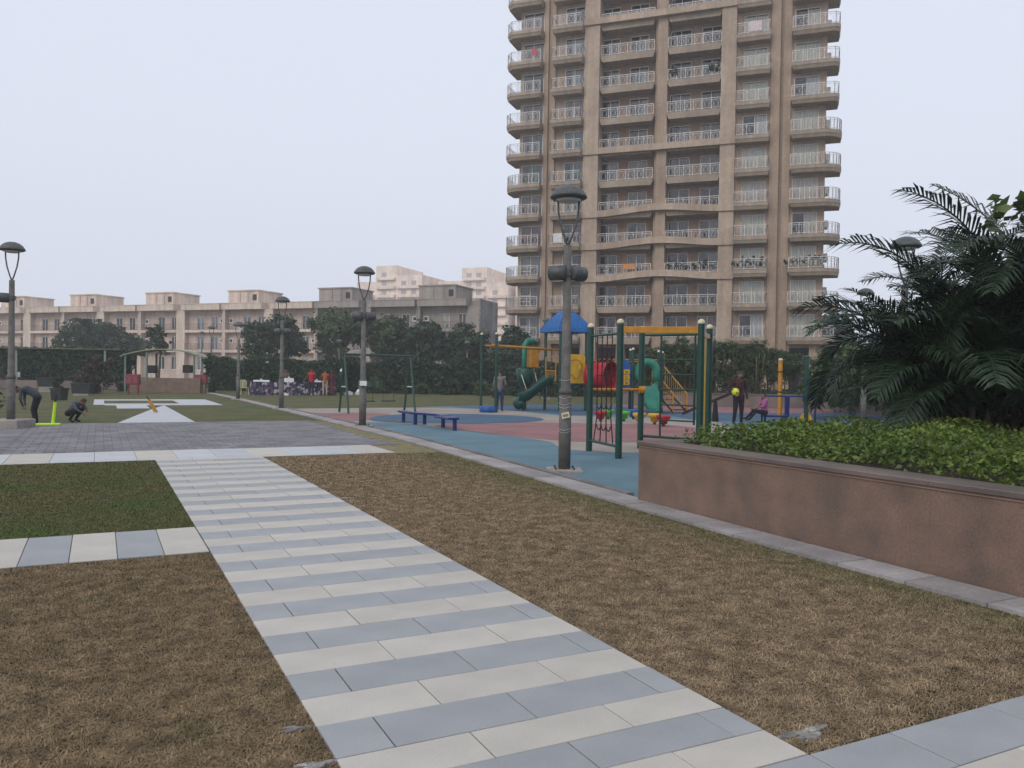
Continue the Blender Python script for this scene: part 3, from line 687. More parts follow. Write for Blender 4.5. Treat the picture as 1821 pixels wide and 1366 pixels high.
tree('tree', 'thin leggy young tree beside the pergola', 4.9, 84, 6.2, 1.2, n=1000, size=.17, seed=10, group=G, multi=1)
tree('tree', 'hazy far tree showing between the tower and the palms', 104, 92.8, 12.5, 6, n=5000, size=.4, seed=11)
def hedge(name, label, a, b, w_, z0, z1, leaf, n, size, core=True, bumpy=.12, cat='hedge'):
    ax, ay = a; L_ = math.hypot(b[0]-ax, b[1]-ay); T = thing(name, label, cat, (ax, ay, 0), math.atan2(b[1]-ay, b[0]-ax))
    if core: MB().box(.1, L_-.1, .14, w_-.14, 0, z1-.2).build('core', M['hedge_core'], T)
    # skin points on front, top and the ends
    q = rng.random(n); P = np.zeros((n, 3)); nr = np.zeros((n, 3)); hgt = z1-z0
    fr = hgt/(hgt+w_*.8)
    f = q < fr; P[:, 0] = rng.uniform(0, L_, n)
    P[f, 1] = rng.normal(0, .07, f.sum()); P[f, 2] = rng.uniform(z0, z1, f.sum()); nr[f, 1] = -.7
    t = ~f; P[t, 1] = rng.uniform(0, w_, t.sum()); P[t, 2] = z1+rng.normal(0, .06, t.sum()); nr[t, 2] = .7
    P[:, 2] += bumpy*np.sin(P[:, 0]*1.7+1.3*np.sin(P[:, 0]*.6))*(P[:, 2]-z0)/hgt; P[:, 1] += bumpy*np.sin(P[:, 0]*2.9+P[:, 2]*3)
    e = rng.random(n) < .05; P[e, 0] = rng.choice([0, L_], e.sum())+rng.normal(0, .05, e.sum()); P[e, 1] = rng.uniform(0, w_, e.sum()); P[e, 2] = rng.uniform(z0, z1, e.sum())
    cards('foliage', P, size, M[leaf], T, nr, .6); return T
hL = hedge('hedge', 'tall clipped dark green hedge wall at left behind the flower tubs', (-16, 72.5), (1.4, 64.2), 1.5, 0, 2.75, 'leaf_hedge', 15000, .13, bumpy=.03)
for x in (.4, 6.0, 12.0, 18.2):
    MB().box(x-.07, x+.07, -.2, -.08, 0, 2.7).build('post', mat('post_green', (.2, .25, .2), .7, .1, 5), hL)
MB().box(-.1, 19.3, -.22, 1.4, 2.76, 2.84).build('trellis_top', mat('trellis', (.10, .13, .07), .8, .2, 4), hL)
hedge('hedge', 'clipped hedge behind the buffet table', (7.0, 61.6), (15.5, 56.5), 1.5, 0, 2.2, 'leaf_hedge', 9000, .12)
hedge('hedge', 'looser dark hedge behind the swing set', (15.5, 57.8), (24.2, 52.2), 1.6, 0, 2.25, 'leaf_hedge', 9000, .13, bumpy=.22)
hedge('hedge', 'dark hedge behind the tall green posts and slide', (24, 52.6), (37, 45), 1.6, 0, 2.15, 'leaf_hedge', 10000, .13, bumpy=.22)
for i, (x, y, s) in enumerate(((17.2, 55.2, .75), (18.9, 53.9, .6), (21.5, 52.0, .8), (23.4, 50.6, .7), (25.6, 49.4, .65), (27.6, 47.8, .8), (20.1, 53.2, .5))):
    b = thing('shrub', ['low round shrub in front of the hedge left of the posts', 'small shrub under the swing bar in front of the hedge', 'shrub in front of the dark hedge, left of the standing man', 'shrub beside the standing man at the tall posts', 'pale shrub behind the slide exit', 'shrub right of the green chute in front of the hedge', 'smallest shrub in the row before the hedge'][i], 'shrub', (x, y, 0), 0, 'shrubs along the hedge')
    P, nr = blob_points([(0, 0, s*.7, s, s, s*.75), (.4*s, .2, s*.5, s*.7, s*.7, s*.55)], 900); cards('foliage', P, .09, M['leaf_tree2' if i % 3 == 0 else 'leaf_hedge'], b, nr*.6, .5)
    MB().tube([(0, 0, -.05), (.03, 0, s*.5)], .03, 6).build('stem', M['bark'], b)
# bamboo screen behind the back wall: separate clumps
for i in range(11):
    t = i/10; x, y = 25.6+7.4*t, 34.6-5.2*t
    if i >= 9: x, y = 33.2+(i-9)*.2, 28.5-(i-9)*2.2
    b = thing('bamboo', 'bushy bamboo clump behind the playground wall, number %s from the slide' % ['first', 'second', 'third', 'fourth', 'fifth', 'sixth', 'seventh', 'eighth', 'ninth', 'tenth', 'eleventh'][i], 'bamboo', (x, y, .5), 0, 'bamboo screen along the wall')
    b['label'] = ['%s bamboo clump from the slide behind the back wall' % n for n in ('first', 'second', 'third', 'fourth', 'fifth', 'sixth', 'seventh', 'eighth', 'ninth', 'tenth', 'eleventh')][i]
    for j in range(7):
        a = RND.uniform(0, 2*PI); r = RND.uniform(.1, .5); MB().tube([(r*math.cos(a), r*math.sin(a), 0), (r*1.2*math.cos(a), r*1.2*math.sin(a), 1.1), (r*1.7*math.cos(a), r*1.7*math.sin(a), 2.2)], [.028, .025, .012], 6).build('culm', mat('culm', (.16, .13, .07), .7, .2, 6) if i == j == 0 else bpy.data.materials['culm'], b)
    zt = 2.85+RND.uniform(-.2, .25)
    bl = [(RND.uniform(-.5, .5), RND.uniform(-.4, .4), RND.uniform(.9, zt-.5), RND.uniform(.45, .7), RND.uniform(.45, .65), RND.uniform(.4, .6)) for _ in range(9)]
    P, nr = blob_points(bl, 4800, .2); cards('foliage', P, .085, M['leaf_bamboo'], b, nr*.3, .3, up=.1)
hedge('low_hedge', 'low green edging plants on top of the back wall bed', (25.0, 34.9), (32.6, 29.2), .6, .55, .95, 'leaf_bamboo', 3000, .07, core=False, cat='plants')
# ground cover on the near planter
n = 84000
P = np.column_stack([rng.uniform(6.06, 13.5, n), rng.uniform(-.5, 7.62, n), np.zeros(n)])
keep = rng.random(n) < np.clip(1.5-(P[:, 0]-6)/6.5, .25, 1); P = P[keep]
edge = np.minimum(np.minimum(P[:, 0]-6.02, 7.66-P[:, 1]), .35)/.35
hump = .235+.055*np.sin(P[:, 0]*3.1+P[:, 1]*1.7)+.045*np.sin(P[:, 1]*4.3-P[:, 0]*2.1)+.03*np.sin(P[:, 0]*9+P[:, 1]*7)
P[:, 2] = .70+hump*np.clip(edge, .12, 1)**.6*(1-.75*rng.random(len(P))**2.2)
P[:, :2] += rng.normal(0, .03, (len(P), 2))
gc = cards('ground_cover', P, .027, M['leaf_cover'], None, None, .6, up=.9, fold=.25)
tag(gc, 'bright green leafy ground cover filling the granite planter', 'plants', kind='stuff')
# feather palms: every frond a part
def frond(L_, droop, nl, seed, ll=.55):
    R_ = random.Random(seed); mb = MB(); pts = []; n = 14
    for i in range(n+1):
        t = i/n; ang = math.radians(72)-droop*t**1.25
        if i == 0: p = Vector((0, 0, 0))
        else: p = pts[-1]+Vector((math.cos(ang), 0, math.sin(ang)))*(L_/n)
        pts.append(p)
    mb.tube(pts, [.017*(1-.85*i/n)+.002 for i in range(n+1)], 5)
    for i in range(nl):
        t = .16+.84*i/nl; k = min(int(t*n), n-1); f = t*n-k; p = pts[k].lerp(pts[k+1], f); d = (pts[k+1]-pts[k]).normalized()
        for sd_ in (-1, 1):
            l_ = ll*(math.sin(PI*min(1, .12+t*.86))**.6)*R_.uniform(.85, 1.1); w_ = .016
            out = Vector((0, sd_, 0)); dr = (d*R_.uniform(.55, .8)+out*.8+Vector((0, 0, R_.uniform(.05, .3)))).normalized()
            q = p+dr*l_*.5; e = p+dr*l_+Vector((0, 0, -l_*R_.uniform(.12, .4))); s = d.cross(dr).cross(dr).normalized()*w_
            mb.add([p-s*.5, p+s*.5, q+s, q-s, e], [(0, 1, 2, 3), (3, 2, 4)])
    return mb.mesh('frond', M['leaf_palm'])
FR = [frond(L_*.86, dr, 36, i, ll*1.35) for i, (L_, dr, ll) in enumerate(((2.3, 1.2, .42), (2.2, 1.6, .45), (2.0, 2.0, .42), (1.9, 2.4, .4), (2.4, .8, .4), (1.7, 2.8, .36)))]
def palm(label, x, y, zs, nst, nf, sc, seed):
    R_ = random.Random(seed); T = thing('palm', label, 'palm', (x, y, .68), 0, 'feather palms in the planter')
    for s in range(nst):
        a = 2*PI*s/nst+R_.random(); r = .12+.22*R_.random(); h = zs*R_.uniform(.55, 1.0)
        b0 = Vector((r*math.cos(a), r*math.sin(a), -.05)); b1 = Vector((r*1.9*math.cos(a), r*1.9*math.sin(a), h))
        MB().tube([b0, b0.lerp(b1, .5)+Vector((0, 0, .05)), b1], [.05, .042, .036], 8).build('trunk', M['bark'], T)
        for k in range(nf):
            me = FR[R_.choice((0, 1, 1, 2, 3, 4) if k < nf*.7 else (2, 3, 5))]; o = link('frond', me, T, b1+Vector((0, 0, R_.uniform(-.25, .05))))
            o.rotation_euler = (R_.uniform(-.25, .25), R_.uniform(-.15, .35)+(.5 if k > nf*.7 else 0), 2.4*k+R_.uniform(-.5, .5)); q = sc*R_.uniform(.75, 1.1); o.scale = (q, q, q)
palm('feather palm at the left of the palm group, fronds drooping over the ground cover', 10.0, 7.3, 1.15, 5, 12, 1.0, 1)
palm('tall feather palm cut by the right edge of the picture', 10.6, 6.1, 2.0, 4, 12, 1.05, 2)
palm('feather palm at the back of the group, below the half hidden lamp', 11.3, 7.4, 1.85, 5, 12, 1.0, 3)
palm('low feather palm in the middle of the palm group', 10.3, 6.7, .8, 5, 12, .95, 4)
palm('feather palm behind the tall one at the right edge', 12.3, 6.5, 1.7, 4, 11, 1.05, 5)
T = tree('broadleaf_tree', 'light green broad-leaved tree poking out above the palms', 14.2, 8.7, 4.75, 1.15, 'leaf_broad', n=1500, size=.12, low=.5, seed=21, multi=2)
# flowering shrub between palms and bamboo
for i, (x, y, s, l) in enumerate(((24.6, 21.4, 1.5, 'yellow flowering shrub at the left edge of the palms'), (26.8, 22.5, 1.7, 'dark green shrub behind the yellow flowering one'), (20.5, 14.5, 1.5, 'dark shrub behind the palms beside the playground wall'), (17, 11.2, 1.3, 'dark shrub low behind the palm trunks'), (29.5, 25.5, 1.6, 'green shrub next to the wall corner'))):
    b = thing('shrub', l, 'shrub', (x, y, .5), 0, 'shrubs behind the palms'); MB().tube([(0, 0, -.1), (.05, 0, s*.8)], .05, 6).build('stem', M['bark'], b)
    P, nr = blob_points([(0, 0, s*.75, s*.8, s*.8, s*.7), (.5, -.4, s*.55, s*.6, s*.6, s*.5), (-.6, .3, s*.5, s*.6, s*.6, s*.5)], 3500); cards('foliage', P, .1, M['leaf_bamboo' if i in (0, 4) else 'leaf_hedge'], b, nr*.5, .55)
    if i == 0:
        k = rng.integers(0, len(P), 160); k = k[P[k, 2] > s*.6]; cards('flowers', P[k]+nr[k]*.12, .04, M['petal_y'], b, None, .9)
# ------------------------------------------------------------------ lamp posts
def dome_lamp(label, x, y, h=4.4, speaker=1, plinth=True, rz=0., s=1.):
    T = thing('lamp_post', label, 'lamp post', (x, y, 0), rz, 'dome lamps along the paths'); H = h
    if plinth:
        b = MB().box(-.27, .27, -.27, .27, -.02, .05, bev=.01).build('base_plate', M['concrete'], T); bb = MB()
        for a, c in ((.14, .14), (-.14, .14), (.14, -.14), (-.14, -.14)): bb.cyl((a, c, .05), (a, c, .085), .018, n=6)
        tag(bb.build('bolts', M['lamp_grey'], b), kind='stuff')
    MB().tube([(0, 0, 0), (0, 0, 1.25)], .095, 14).build('lower_pole', M['pole_grey'], T)
    MB().tube([(0, 0, 1.2), (0, 0, 1.26), (0, 0, 1.3), (0, 0, H-.92)], [.1, .1, .075, .06], 14).build('pole', M['pole_grey'], T)
    for sg in (-1, 1):
        MB().tube([(0, 0, H-.94), (sg*.05, 0, H-.82), (sg*.12, 0, H-.6), (sg*.155, 0, H-.4), (sg*.165, 0, H-.17)], .017, 8).build('arm', M['lamp_grey'], T)
    d = MB().lathe([(.001, 0), (.08, -.005), (.16, -.035), (.225, -.085), (.27, -.15), (.285, -.175), (.285, -.195), (.25, -.215), (.2, -.225)], (0, 0, H), 26).build('dome', M['lamp_grey'], T)
    MB().lathe([(.195, 0), (.15, -.03), (.001, -.04)], (0, 0, H-.226), 20).build('diffuser', M['lens'], d)
    if speaker:
        z = H-1.35
        for i, (a, off) in enumerate(((0.35, .17), (PI+.1, .15))[:speaker]):
            c, s_ = math.cos(a), math.sin(a); p = MB()
            p.lathe([(.09, -.14), (.115, -.125), (.118, 0), (.118, .12), (.10, .135)], (0, 0, 0), 16)
            p.v = [(v[2], v[1], v[0]) for v in p.v]
            o = p.build('loudspeaker', M['lamp_grey'], T, (c*off, s_*off, z), a+(.4 if i == 0 else -.5))
            MB().lathe([(.001, .131), (.09, .131), (.09, .135), (.001, .135)], (0, 0, 0), 14).build('grille', M['black'], o).rotation_euler = (0, PI/2, 0)
        MB().cyl((0, 0, z-.05), (0, 0, z+.05), .085, n=12).build('clamp', M['lamp_grey'], T)
    return T
L0 = dome_lamp('nearest lamp post with dome head, two loudspeakers and a taped notice', 6.42, 10.8, 4.42, 2, rz=-YAW)
nt_ = MB().box(-.06, .06, -.012, 0, -.045, .045, bev=.004).build('notice', mat('paper', (.62, .58, .45), .7, .1, 8), L0, (-.0, -.105, .88)); nt_.rotation_euler = (0, -.25, 0)
MB().box(-.04, .04, -.004, 0, -.02, .02).build('print', mat('print', (.25, .22, .10), .8, .2, 30), nt_, (0, -.0125, 0))
tw = MB()
for z in (.62, .66, 1.0, 1.05, 1.15, 1.42): tw.tube([(.098*math.cos(2*PI*i/12), .098*math.sin(2*PI*i/12), z+.012*math.sin(i*1.3)) for i in range(12)], .003, 4, closed=True)
tag(tw.build('wire', mat('wire', (.5, .5, .48), .5, .1, 5), L0), kind='stuff')
L1_ = dome_lamp('second lamp post on the kerb in front of the swing', 6.36, 21.4, 4.35, 2, rz=-YAW)
MB().box(-.09, .09, -.16, -.1, 0, .13, bev=.01).build('junction_box', M['white_paint'], L1_, (.03, 0, 1.12))
dome_lamp('third lamp post along the kerb, left of the buffet table', 6.28, 32.0, 4.36, 2, rz=-YAW)
dome_lamp('fourth, smaller lamp post on the kerb beside the plastic chair', 6.2, 42.4, 3.9, 0, rz=-YAW)
lp = dome_lamp('tall lamp post at the left edge beside the bending child', -1.9, 23.0, 4.5, 1, plinth=False, rz=PI-YAW)
MB().box(-.38, .38, -.38, .38, -.02, .22, bev=.02).build('plinth', M['concrete'], lp); MB().box(-.11, .0, -.14, -.08, 0, .12).build('junction_box', M['white_paint'], lp, (-.02, 0, 1.24))
dome_lamp('lamp post at the picture edge, only its dome tip in view', -2.62, 17.2, 4.45, 0, rz=-YAW)
dome_lamp('lamp post half hidden behind the palms', 13.76, 10.5, 4.25, 0, rz=-YAW)
dome_lamp('lamp post with its dome just left of the palms', 23.3, 19.3, 4.62, 0, rz=-YAW)
dome_lamp('lamp post behind the blue play roof', 24.6, 43.8, 5.0, 0, rz=-YAW)
dome_lamp('lamp post in front of the dark trees, right of the swing', 25.1, 57.0, 4.0, 0, rz=-YAW)
dome_lamp('lamp post deep in the light green trees', 19.4, 72.8, 4.4, 0, rz=-YAW)
dome_lamp('thin lamp post right of the pergola', 7.4, 63.9, 4.75, 0, rz=-YAW)
dome_lamp('lamp post beside the leggy young tree', 8.9, 84.5, 5.2, 0, rz=-YAW)

# ------------------------------------------------------------------ pentagon climbing frame
def post(T, x, y, h, r=.055, m='green_paint', cap='cream_cap', name='post'):
    o = MB().cyl((0, 0, -.02), (0, 0, h-.06), r, n=14).build(name, M[m], T, (x, y, 0))
    MB().lathe([(r+.006, -.03), (r+.006, .0), (r*.9, .03), (r*.5, .052), (.004, .06)], (0, 0, h-.06), 14).build('cap', M[cap], o); return o
CF = thing('climbing_frame', 'green and yellow climbing frame with rope net and ladder next to the planter', 'climbing frame', (9.45, 12.6, 0))
o_ = Vector((9.45, 12.6, 0))
PA, PB, PC, PD, PE = [Vector((x, y, 0))-o_ for x, y in ((8.62, 13.56), (8.37, 12.18), (9.95, 13.70), (9.50, 11.32), (10.58, 12.36))]
for p in (PA, PB, PC, PD, PE): post(CF, p.x, p.y, 2.53, .062)
def barp(T, a, b, r, m, name='bar', ends=True, parent=None):
    o = MB().cyl(a, b, r, n=10).build(name, M[m], parent or T)
    return o
zz = lambda p, z: Vector((p.x, p.y, z))
barp(CF, zz(PA, 2.27), zz(PB, 2.27), .024, 'green_paint'); barp(CF, zz(PA, .22), zz(PB, .22), .028, 'green_paint')
net = MB(); u = (PB-PA).normalized(); ln = (PB-PA).length
for i in range(4):
    t = .24+.17*i; p = PA+u*ln*t
    top = zz(p, 2.27); mid1 = zz(PA+u*ln*(.26+.16*i), 1.25); bot = zz(PA+u*ln*(.16+.22*i), .22)
    net.tube([top, mid1+Vector((0, 0, .5)), mid1, mid1+Vector((0, 0, -.55)), bot], .011, 6)
for z, sag in ((1.85, .09), (1.5, .0), (1.12, .0), (.95, .09), (.55, .09)):
    for i in range(3):
        a = PA+u*ln*(.25+.165*i); b = PA+u*ln*(.25+.165*(i+1)); net.tube([zz(a.lerp(b, t), z-sag*4*t*(1-t)) for t in (0, .25, .5, .75, 1)], .012, 6)
        for t in (a, b): net.ball(zz(t, z), .02, n=6, m=4)
net.build('rope_net', M['rope'], CF)
MB().box(-.02, .02, 0, 1, -.055, .055)
bd = (PD-PB); bx_ = MB().box(0, bd.length, -.025, .025, -.06, .06, bev=.008).build('beam', M['yellow_paint'], CF, zz(PB, 2.33), math.atan2(bd.y, bd.x))
ac = (PC-PA); yb_ = barp(CF, zz(PA, 1.22), zz(PC, 1.22), .032, 'yellow_paint')
for p in (PC,):
    for z in (1.22,): MB().cyl(zz(p, z)+Vector((-.09, -.06, 0)), zz(p, z)+Vector((.02, -.1, 0)), .075, n=12).build('clamp', M['yellow_paint'], CF)
ce = PE-PC
top_ = barp(CF, zz(PC, 2.34), zz(PE, 2.34), .028, 'green_paint'); barp(CF, zz(PC, .27), zz(PE, .27), .028, 'green_paint')
for t, z0 in ((.30, .27), (.80, .55)): barp(CF, zz(PC+ce*t, z0), zz(PC+ce*t, 2.34), .022, 'green_paint', 'stile')
for z in (.62, .93, 1.24, 1.54, 1.84): barp(CF, zz(PC+ce*.30, z), zz(PC+ce*.80, z), .017, 'green_paint', 'rung')
MB().tube([zz(PC+ce*.55, 2.34), zz(PC+ce*.55, 2.2)], .006, 5).tube([zz(PC+ce*.55, 2.2), zz(PC+ce*.55, 1.85)], .004, 5).build('hanging_chain', M['rope'], CF)
de = PE-PD
MB().box(0, de.length, -.02, .02, -.04, .04).build('beam', M['yellow_paint'], CF, zz(PD, 2.28), math.atan2(de.y, de.x))
for t in (.26, .46): MB().box(-.07, .07, -.02, .02, 0, 2.25, bev=.008).build('slide_pole', M['yellow_plastic'], CF, zz(PD+de*t, .0), math.atan2(de.y, de.x))

# ------------------------------------------------------------------ main play unit with roof, slides and stairs
PU = thing('play_unit', 'play tower with blue tiled roof, green slides and yellow red panels', 'play structure', (17.45, 29.4, 0))
def pu(mb, name, m, parent=None): return mb.build(name, M[m], parent or PU)
hw = .62
for sx in (-1, 1):
    for sy in (-1, 1): pu(MB().cyl((sx*hw, sy*hw, -.02), (sx*hw, sy*hw, 3.36), .058, n=14), 'post', 'green_paint')
pu(MB().box(-.64, .64, -.64, .64, 1.06, 1.12), 'deck', 'dkgreen_plastic')
# stepped blue roof: courses of tiles
rf = MB(); nC = 9; R0, R1, z0, z1 = .80, .26, 3.36, 4.10
rf.box(-.81, .81, -.81, .81, 3.26, 3.365, bev=.02)
for i in range(nC):
    cv = lambda q: R0+(R1-R0)*(q/nC)**1.35; a = cv(i); b = cv(i+1)+.02; za = z0+(z1-z0)*i/nC; zb = z0+(z1-z0)*(i+1)/nC
    rf.add([(-a, -a, za), (a, -a, za), (a, a, za), (-a, a, za), (-b, -b, zb), (b, -b, zb), (b, b, zb), (-b, b, zb)], [(0, 1, 5, 4), (1, 2, 6, 5), (2, 3, 7, 6), (3, 0, 4, 7), (4, 5, 6, 7)])
    if i < nC-1:
        n = max(3, int(a*2/.2))
        for j in range(n+1):
            t = -a+2*a*j/n
            for ax in range(4):
                p, q = (t*.97, -a-.006), (t*b/a*.97, -b-.006)
                for _ in range(ax): p = (-p[1], p[0]); q = (-q[1], q[0])
                rf.bar((p[0], p[1], za+.012), (q[0], q[1], zb+.0), .014)
rf.box(-.25, .25, -.25, .25, 4.08, 4.16, bev=.03)
pu(rf, 'roof', 'roof_blue')
# yellow relief panel on the near side
pn = MB(); pn.xz([(-.50, 1.16), (.50, 1.16), (.54, 1.22), (.54, 2.28), (.44, 2.36), (-.2, 2.36), (-.40, 2.28), (-.54, 2.15), (-.54, 1.22)], -.70, -.64)
pp = pu(pn, 'panel', 'yellow_plastic')
rel = MB().tube([(-.45, -.71, 1.95), (-.2, -.715, 2.12), (.1, -.715, 2.16), (.3, -.715, 2.08), (.38, -.715, 1.9)], .022, 6).tube([(-.5, -.71, 1.72), (-.25, -.715, 1.62), (-.05, -.715, 1.48), (.05, -.715, 1.38), (.14, -.715, 1.4), (.2, -.715, 1.55), (.26, -.715, 1.72), (.31, -.715, 1.9)], .024, 6)
for i in range(4): rel.ball((.11+.045*i, -.715, 1.46+.1*i), .035, .02, .035, 8, 5)
rel.build('relief', M['yellow_plastic'], pp)
# yellow barred gate on the left side, over the green chute
gt = MB()
for a, b in (((-.7, -.42, 1.24), (-.7, -.42, 2.22)), ((-.7, .42, 1.24), (-.7, .42, 2.22)), ((-.7, -.42, 1.24), (-.7, .42, 1.24)), ((-.7, -.42, 2.22), (-.7, .42, 2.22)), ((-.7, -.42, 1.66), (-.7, .42, 1.66))): gt.cyl(a, b, .024, n=8)
g_ = pu(gt, 'gate', 'yellow_paint')
for i in range(8): MB().cyl((-.7, -.36+.103*i, 1.24), (-.7, -.36+.103*i, 1.66), .014, n=6).build('bar', M['yellow_paint'], g_)
def trough(mb, path, w_, h_, n=10):
    """U-shaped slide chute along path"""
    P = [Vector(p) for p in path]; vs = []; m_ = 9
    for i, p in enumerate(P):
        d = P[min(i+1, len(P)-1)]-P[max(i-1, 0)]; d.z = 0; d.normalize(); s = Vector((-d.y, d.x, 0))
        for j in range(m_):
            t = -1+2*j/(m_-1); vs.append(p+s*(w_*t)+Vector((0, 0, h_*abs(t)**3)))
        for j in range(m_-1, -1, -1):
            t = -1+2*j/(m_-1); vs.append(p+s*(w_*t*1.1)+Vector((0, 0, h_*abs(t)**3-.05-.03*(1-abs(t)))))
    k = 2*m_; fs = []
    for i in range(len(P)-1):
        for j in range(k): a, b = i*k+j, i*k+(j+1) % k; fs.append((a, b, b+k, a+k))
    fs += [tuple(range(k)), tuple(range((len(P)-1)*k+k-1, (len(P)-1)*k-1, -1))]
    return mb.add(vs, fs, 0, True)
pu(trough(MB(), [(-.68, .05, 1.12), (-.85, .07, 1.08), (-1.1, .12, .9), (-1.3, .2, .72), (-1.5, .3, .52), (-1.7, .4, .4), (-1.85, .46, .33), (-1.98, .5, .32)], .42, .40), 'slide', 'dkgreen_plastic')
pu(MB().ball((-1.95, .47, .3), .2, .36, .26).tube([(-1.75, .42, -.02), (-1.75, .42, .3)], .05, 8), 'slide_foot', 'dkgreen_plastic')
# small look-out with green hood and yellow box, behind left
pu(MB().box(-1.0, -.62, 1.2, 1.6, 1.78, 2.68, bev=.03), 'box_panel', 'yellow_paint')
pu(MB().tube([(-1.2, 1.4, 1.2), (-1.22, 1.4, 2.2), (-1.2, 1.4, 2.75), (-1.08, 1.4, 2.92), (-.85, 1.4, 2.95), (-.6, 1.4, 2.86)], [.11, .1, .11, .13, .13, .09], 12), 'hood', 'green_plastic')
pu(MB().lathe([(.02, .9), (.2, .95), (.36, 1.2), (.42, 1.72), (.40, 1.74), (.33, 1.3), (.02, 1.25)], (-1.15, 1.4, 0), 18), 'basket', 'dkgreen_plastic')
for a, b in (((-1.5, 1.3, 1.75), (-1.3, .75, .5)), ((-.85, 1.2, 1.75), (-.75, .7, .4))): pu(MB().tube([a, b], .018, 6), 'rope', 'cream_cap')
pu(MB().cyl((-1.15, 1.4, -.02), (-1.15, 1.4, 1.0), .06, n=12), 'post', 'green_paint')
pu(MB().box(.6, .66, -.5, .5, 1.16, 2.3, bev=.02), 'panel', 'yellow_paint')
# crawl tunnel to the second deck
tn = MB(); A_ = Vector((1.12, -.5, 1.48)); B_ = Vector((1.84, -1.06, 1.48)); d_ = (B_-A_).normalized(); s_ = Vector((-d_.y, d_.x, 0)); vs = []; nn = 20; seg = 8
for i in range(seg+1):
    c = A_.lerp(B_, i/seg); rr_ = .54+.03*math.cos(i*PI)
    for k in range(nn): t = 2*PI*k/nn; vs.append(c+s_*(rr_*math.cos(t))+Vector((0, 0, rr_*math.sin(t))))
fs = [(i*nn+k, i*nn+(k+1) % nn, (i+1)*nn+(k+1) % nn, (i+1)*nn+k) for i in range(seg) for k in range(nn)]
tn.add(vs, fs, 0, True); tn.tube([A_+s_*(.6*math.cos(2*PI*k/24))+Vector((0, 0, .6*math.sin(2*PI*k/24))) for k in range(24)], .035, 6, closed=True); tn.tube([B_+s_*(.6*math.cos(2*PI*k/24))+Vector((0, 0, .6*math.sin(2*PI*k/24))) for k in range(24)], .035, 6, closed=True)
pu(tn, 'tunnel', 'red_plastic'); pu(MB().box(-.28, .28, -.45, .45, -.03, .03), 'bridge', 'dkgreen_plastic').location = (.86, -.3, 1.06); PU.children[-1].rotation_euler = (0, 0, -.66)
# second deck with noughts-and-crosses board, slide and stairs
DC = Vector((3.0, -1.55, 0)); AX = Vector((.866, -.5, 0)); AY = Vector((.5, .866, 0)); DR = -PI/6
def d2(x, y, z=0): return DC+AX*x+AY*y+Vector((0, 0, z))
for sx, sy, h in ((-.6, -.6, 2.67), (.6, -.6, 2.55), (-.6, .6, 2.67), (.6, .6, 2.62)): p = d2(sx, sy); post(PU, p.x, p.y, h, .056)
pu(MB().box(-.58, .58, -.58, .58, 1.02, 1.08), 'deck', 'dkgreen_plastic').location = DC; PU.children[-1].rotation_euler = (0, 0, DR)
bp = MB(); bp.xz([(-.3, 1.0), (.3, 1.0), (.3, 1.95), (.24, 2.0), (.16, 2.14), (.02, 2.2), (-.12, 2.14), (-.22, 2.0), (-.3, 1.95)], -.03, .03)
bo = pu(bp, 'board', 'blue_plastic'); p = d2(-.6, -.6); bo.location = (p.x-.33, p.y+.2, 0); bo.rotation_euler = (0, 0, -YAW)
for i in range(3):
    for j in range(2):
        c = MB().box(-.12, .12, -.075, -.035, -.1, .1, bev=.008).build('block', M['yellow_plastic'], bo, (-.13+.26*j, 0, 1.22+.22*i))
        mk = MB()
        if (i+j) % 2: mk.bar((-.06, -.078, -.06), (.06, -.078, .06), .02); mk.bar((-.06, -.078, .06), (.06, -.078, -.06), .02)
        else: mk.tube([(.05*math.cos(2*PI*k/12), -.078, .06*math.sin(2*PI*k/12)) for k in range(12)], .01, 4, closed=True)
        mk.build('mark', M['black'], c)
for z in (2.12, 2.2): pu(MB().cyl(d2(-.6, .6, z), d2(.6, .6, z), .02, n=8), 'rail', 'yellow_paint'); pu(MB().cyl(d2(-.6, .6, z), d2(-2.2, .9, z), .02, n=8), 'rail', 'yellow_paint')
pu(MB().cyl(d2(-.6, -.6, 2.1), d2(-.6, .6, 2.1), .02, n=8), 'rail', 'yellow_paint')
sl = [d2(0, -.55, 1.1), d2(0, -.75, 1.06), d2(0, -1.0, .84), d2(0, -1.25, .72), d2(.02, -1.5, .52), d2(.05, -1.8, .28), d2(.08, -2.05, .2), d2(.1, -2.25, .2)]
pu(trough(MB(), sl, .36, .26), 'slide', 'green_plastic')
hd = MB().tube([d2(.38*math.cos(t), -.68, 1.62+.46*math.sin(t)) for t in np.linspace(-.75, PI+.75, 17)], [.1]+[.165]*15+[.1], 12)
pu(hd, 'slide_hood', 'green_plastic')
st0 = Vector((3.78, -1.35, 1.05)); st1 = Vector((3.6, -3.1, .05)); dd = st1-st0; sd_ = Vector((-dd.y, dd.x, 0)).normalized()
for i in range(5):
    p = st0.lerp(st1, (i+.5)/5); pu(MB().box(-.3, .3, -.13, .13, -.02, .02), 'step', 'dkgreen_plastic').location = p
for sg in (-1, 1):
    a, b = st0+sd_*.33*sg, st1+sd_*.33*sg
    pu(MB().cyl(a, b, .035, n=6), 'stringer', 'black')
    h1 = MB().cyl(a+Vector((0, 0, .85)), b+Vector((0, 0, .75)), .022, n=8).cyl(b, b+Vector((0, 0, .76)), .024, n=8).cyl(a+Vector((0, 0, .15)), b+Vector((0, 0, .12)), .018, n=8); ho = pu(h1, 'handrail', 'yellow_paint')
    for i in range(11): p = a.lerp(b, (i+.5)/11); MB().cyl(p+Vector((0, 0, .14)), p+Vector((0, 0, .8)), .014, n=6).build('baluster', M['yellow_paint'], ho)
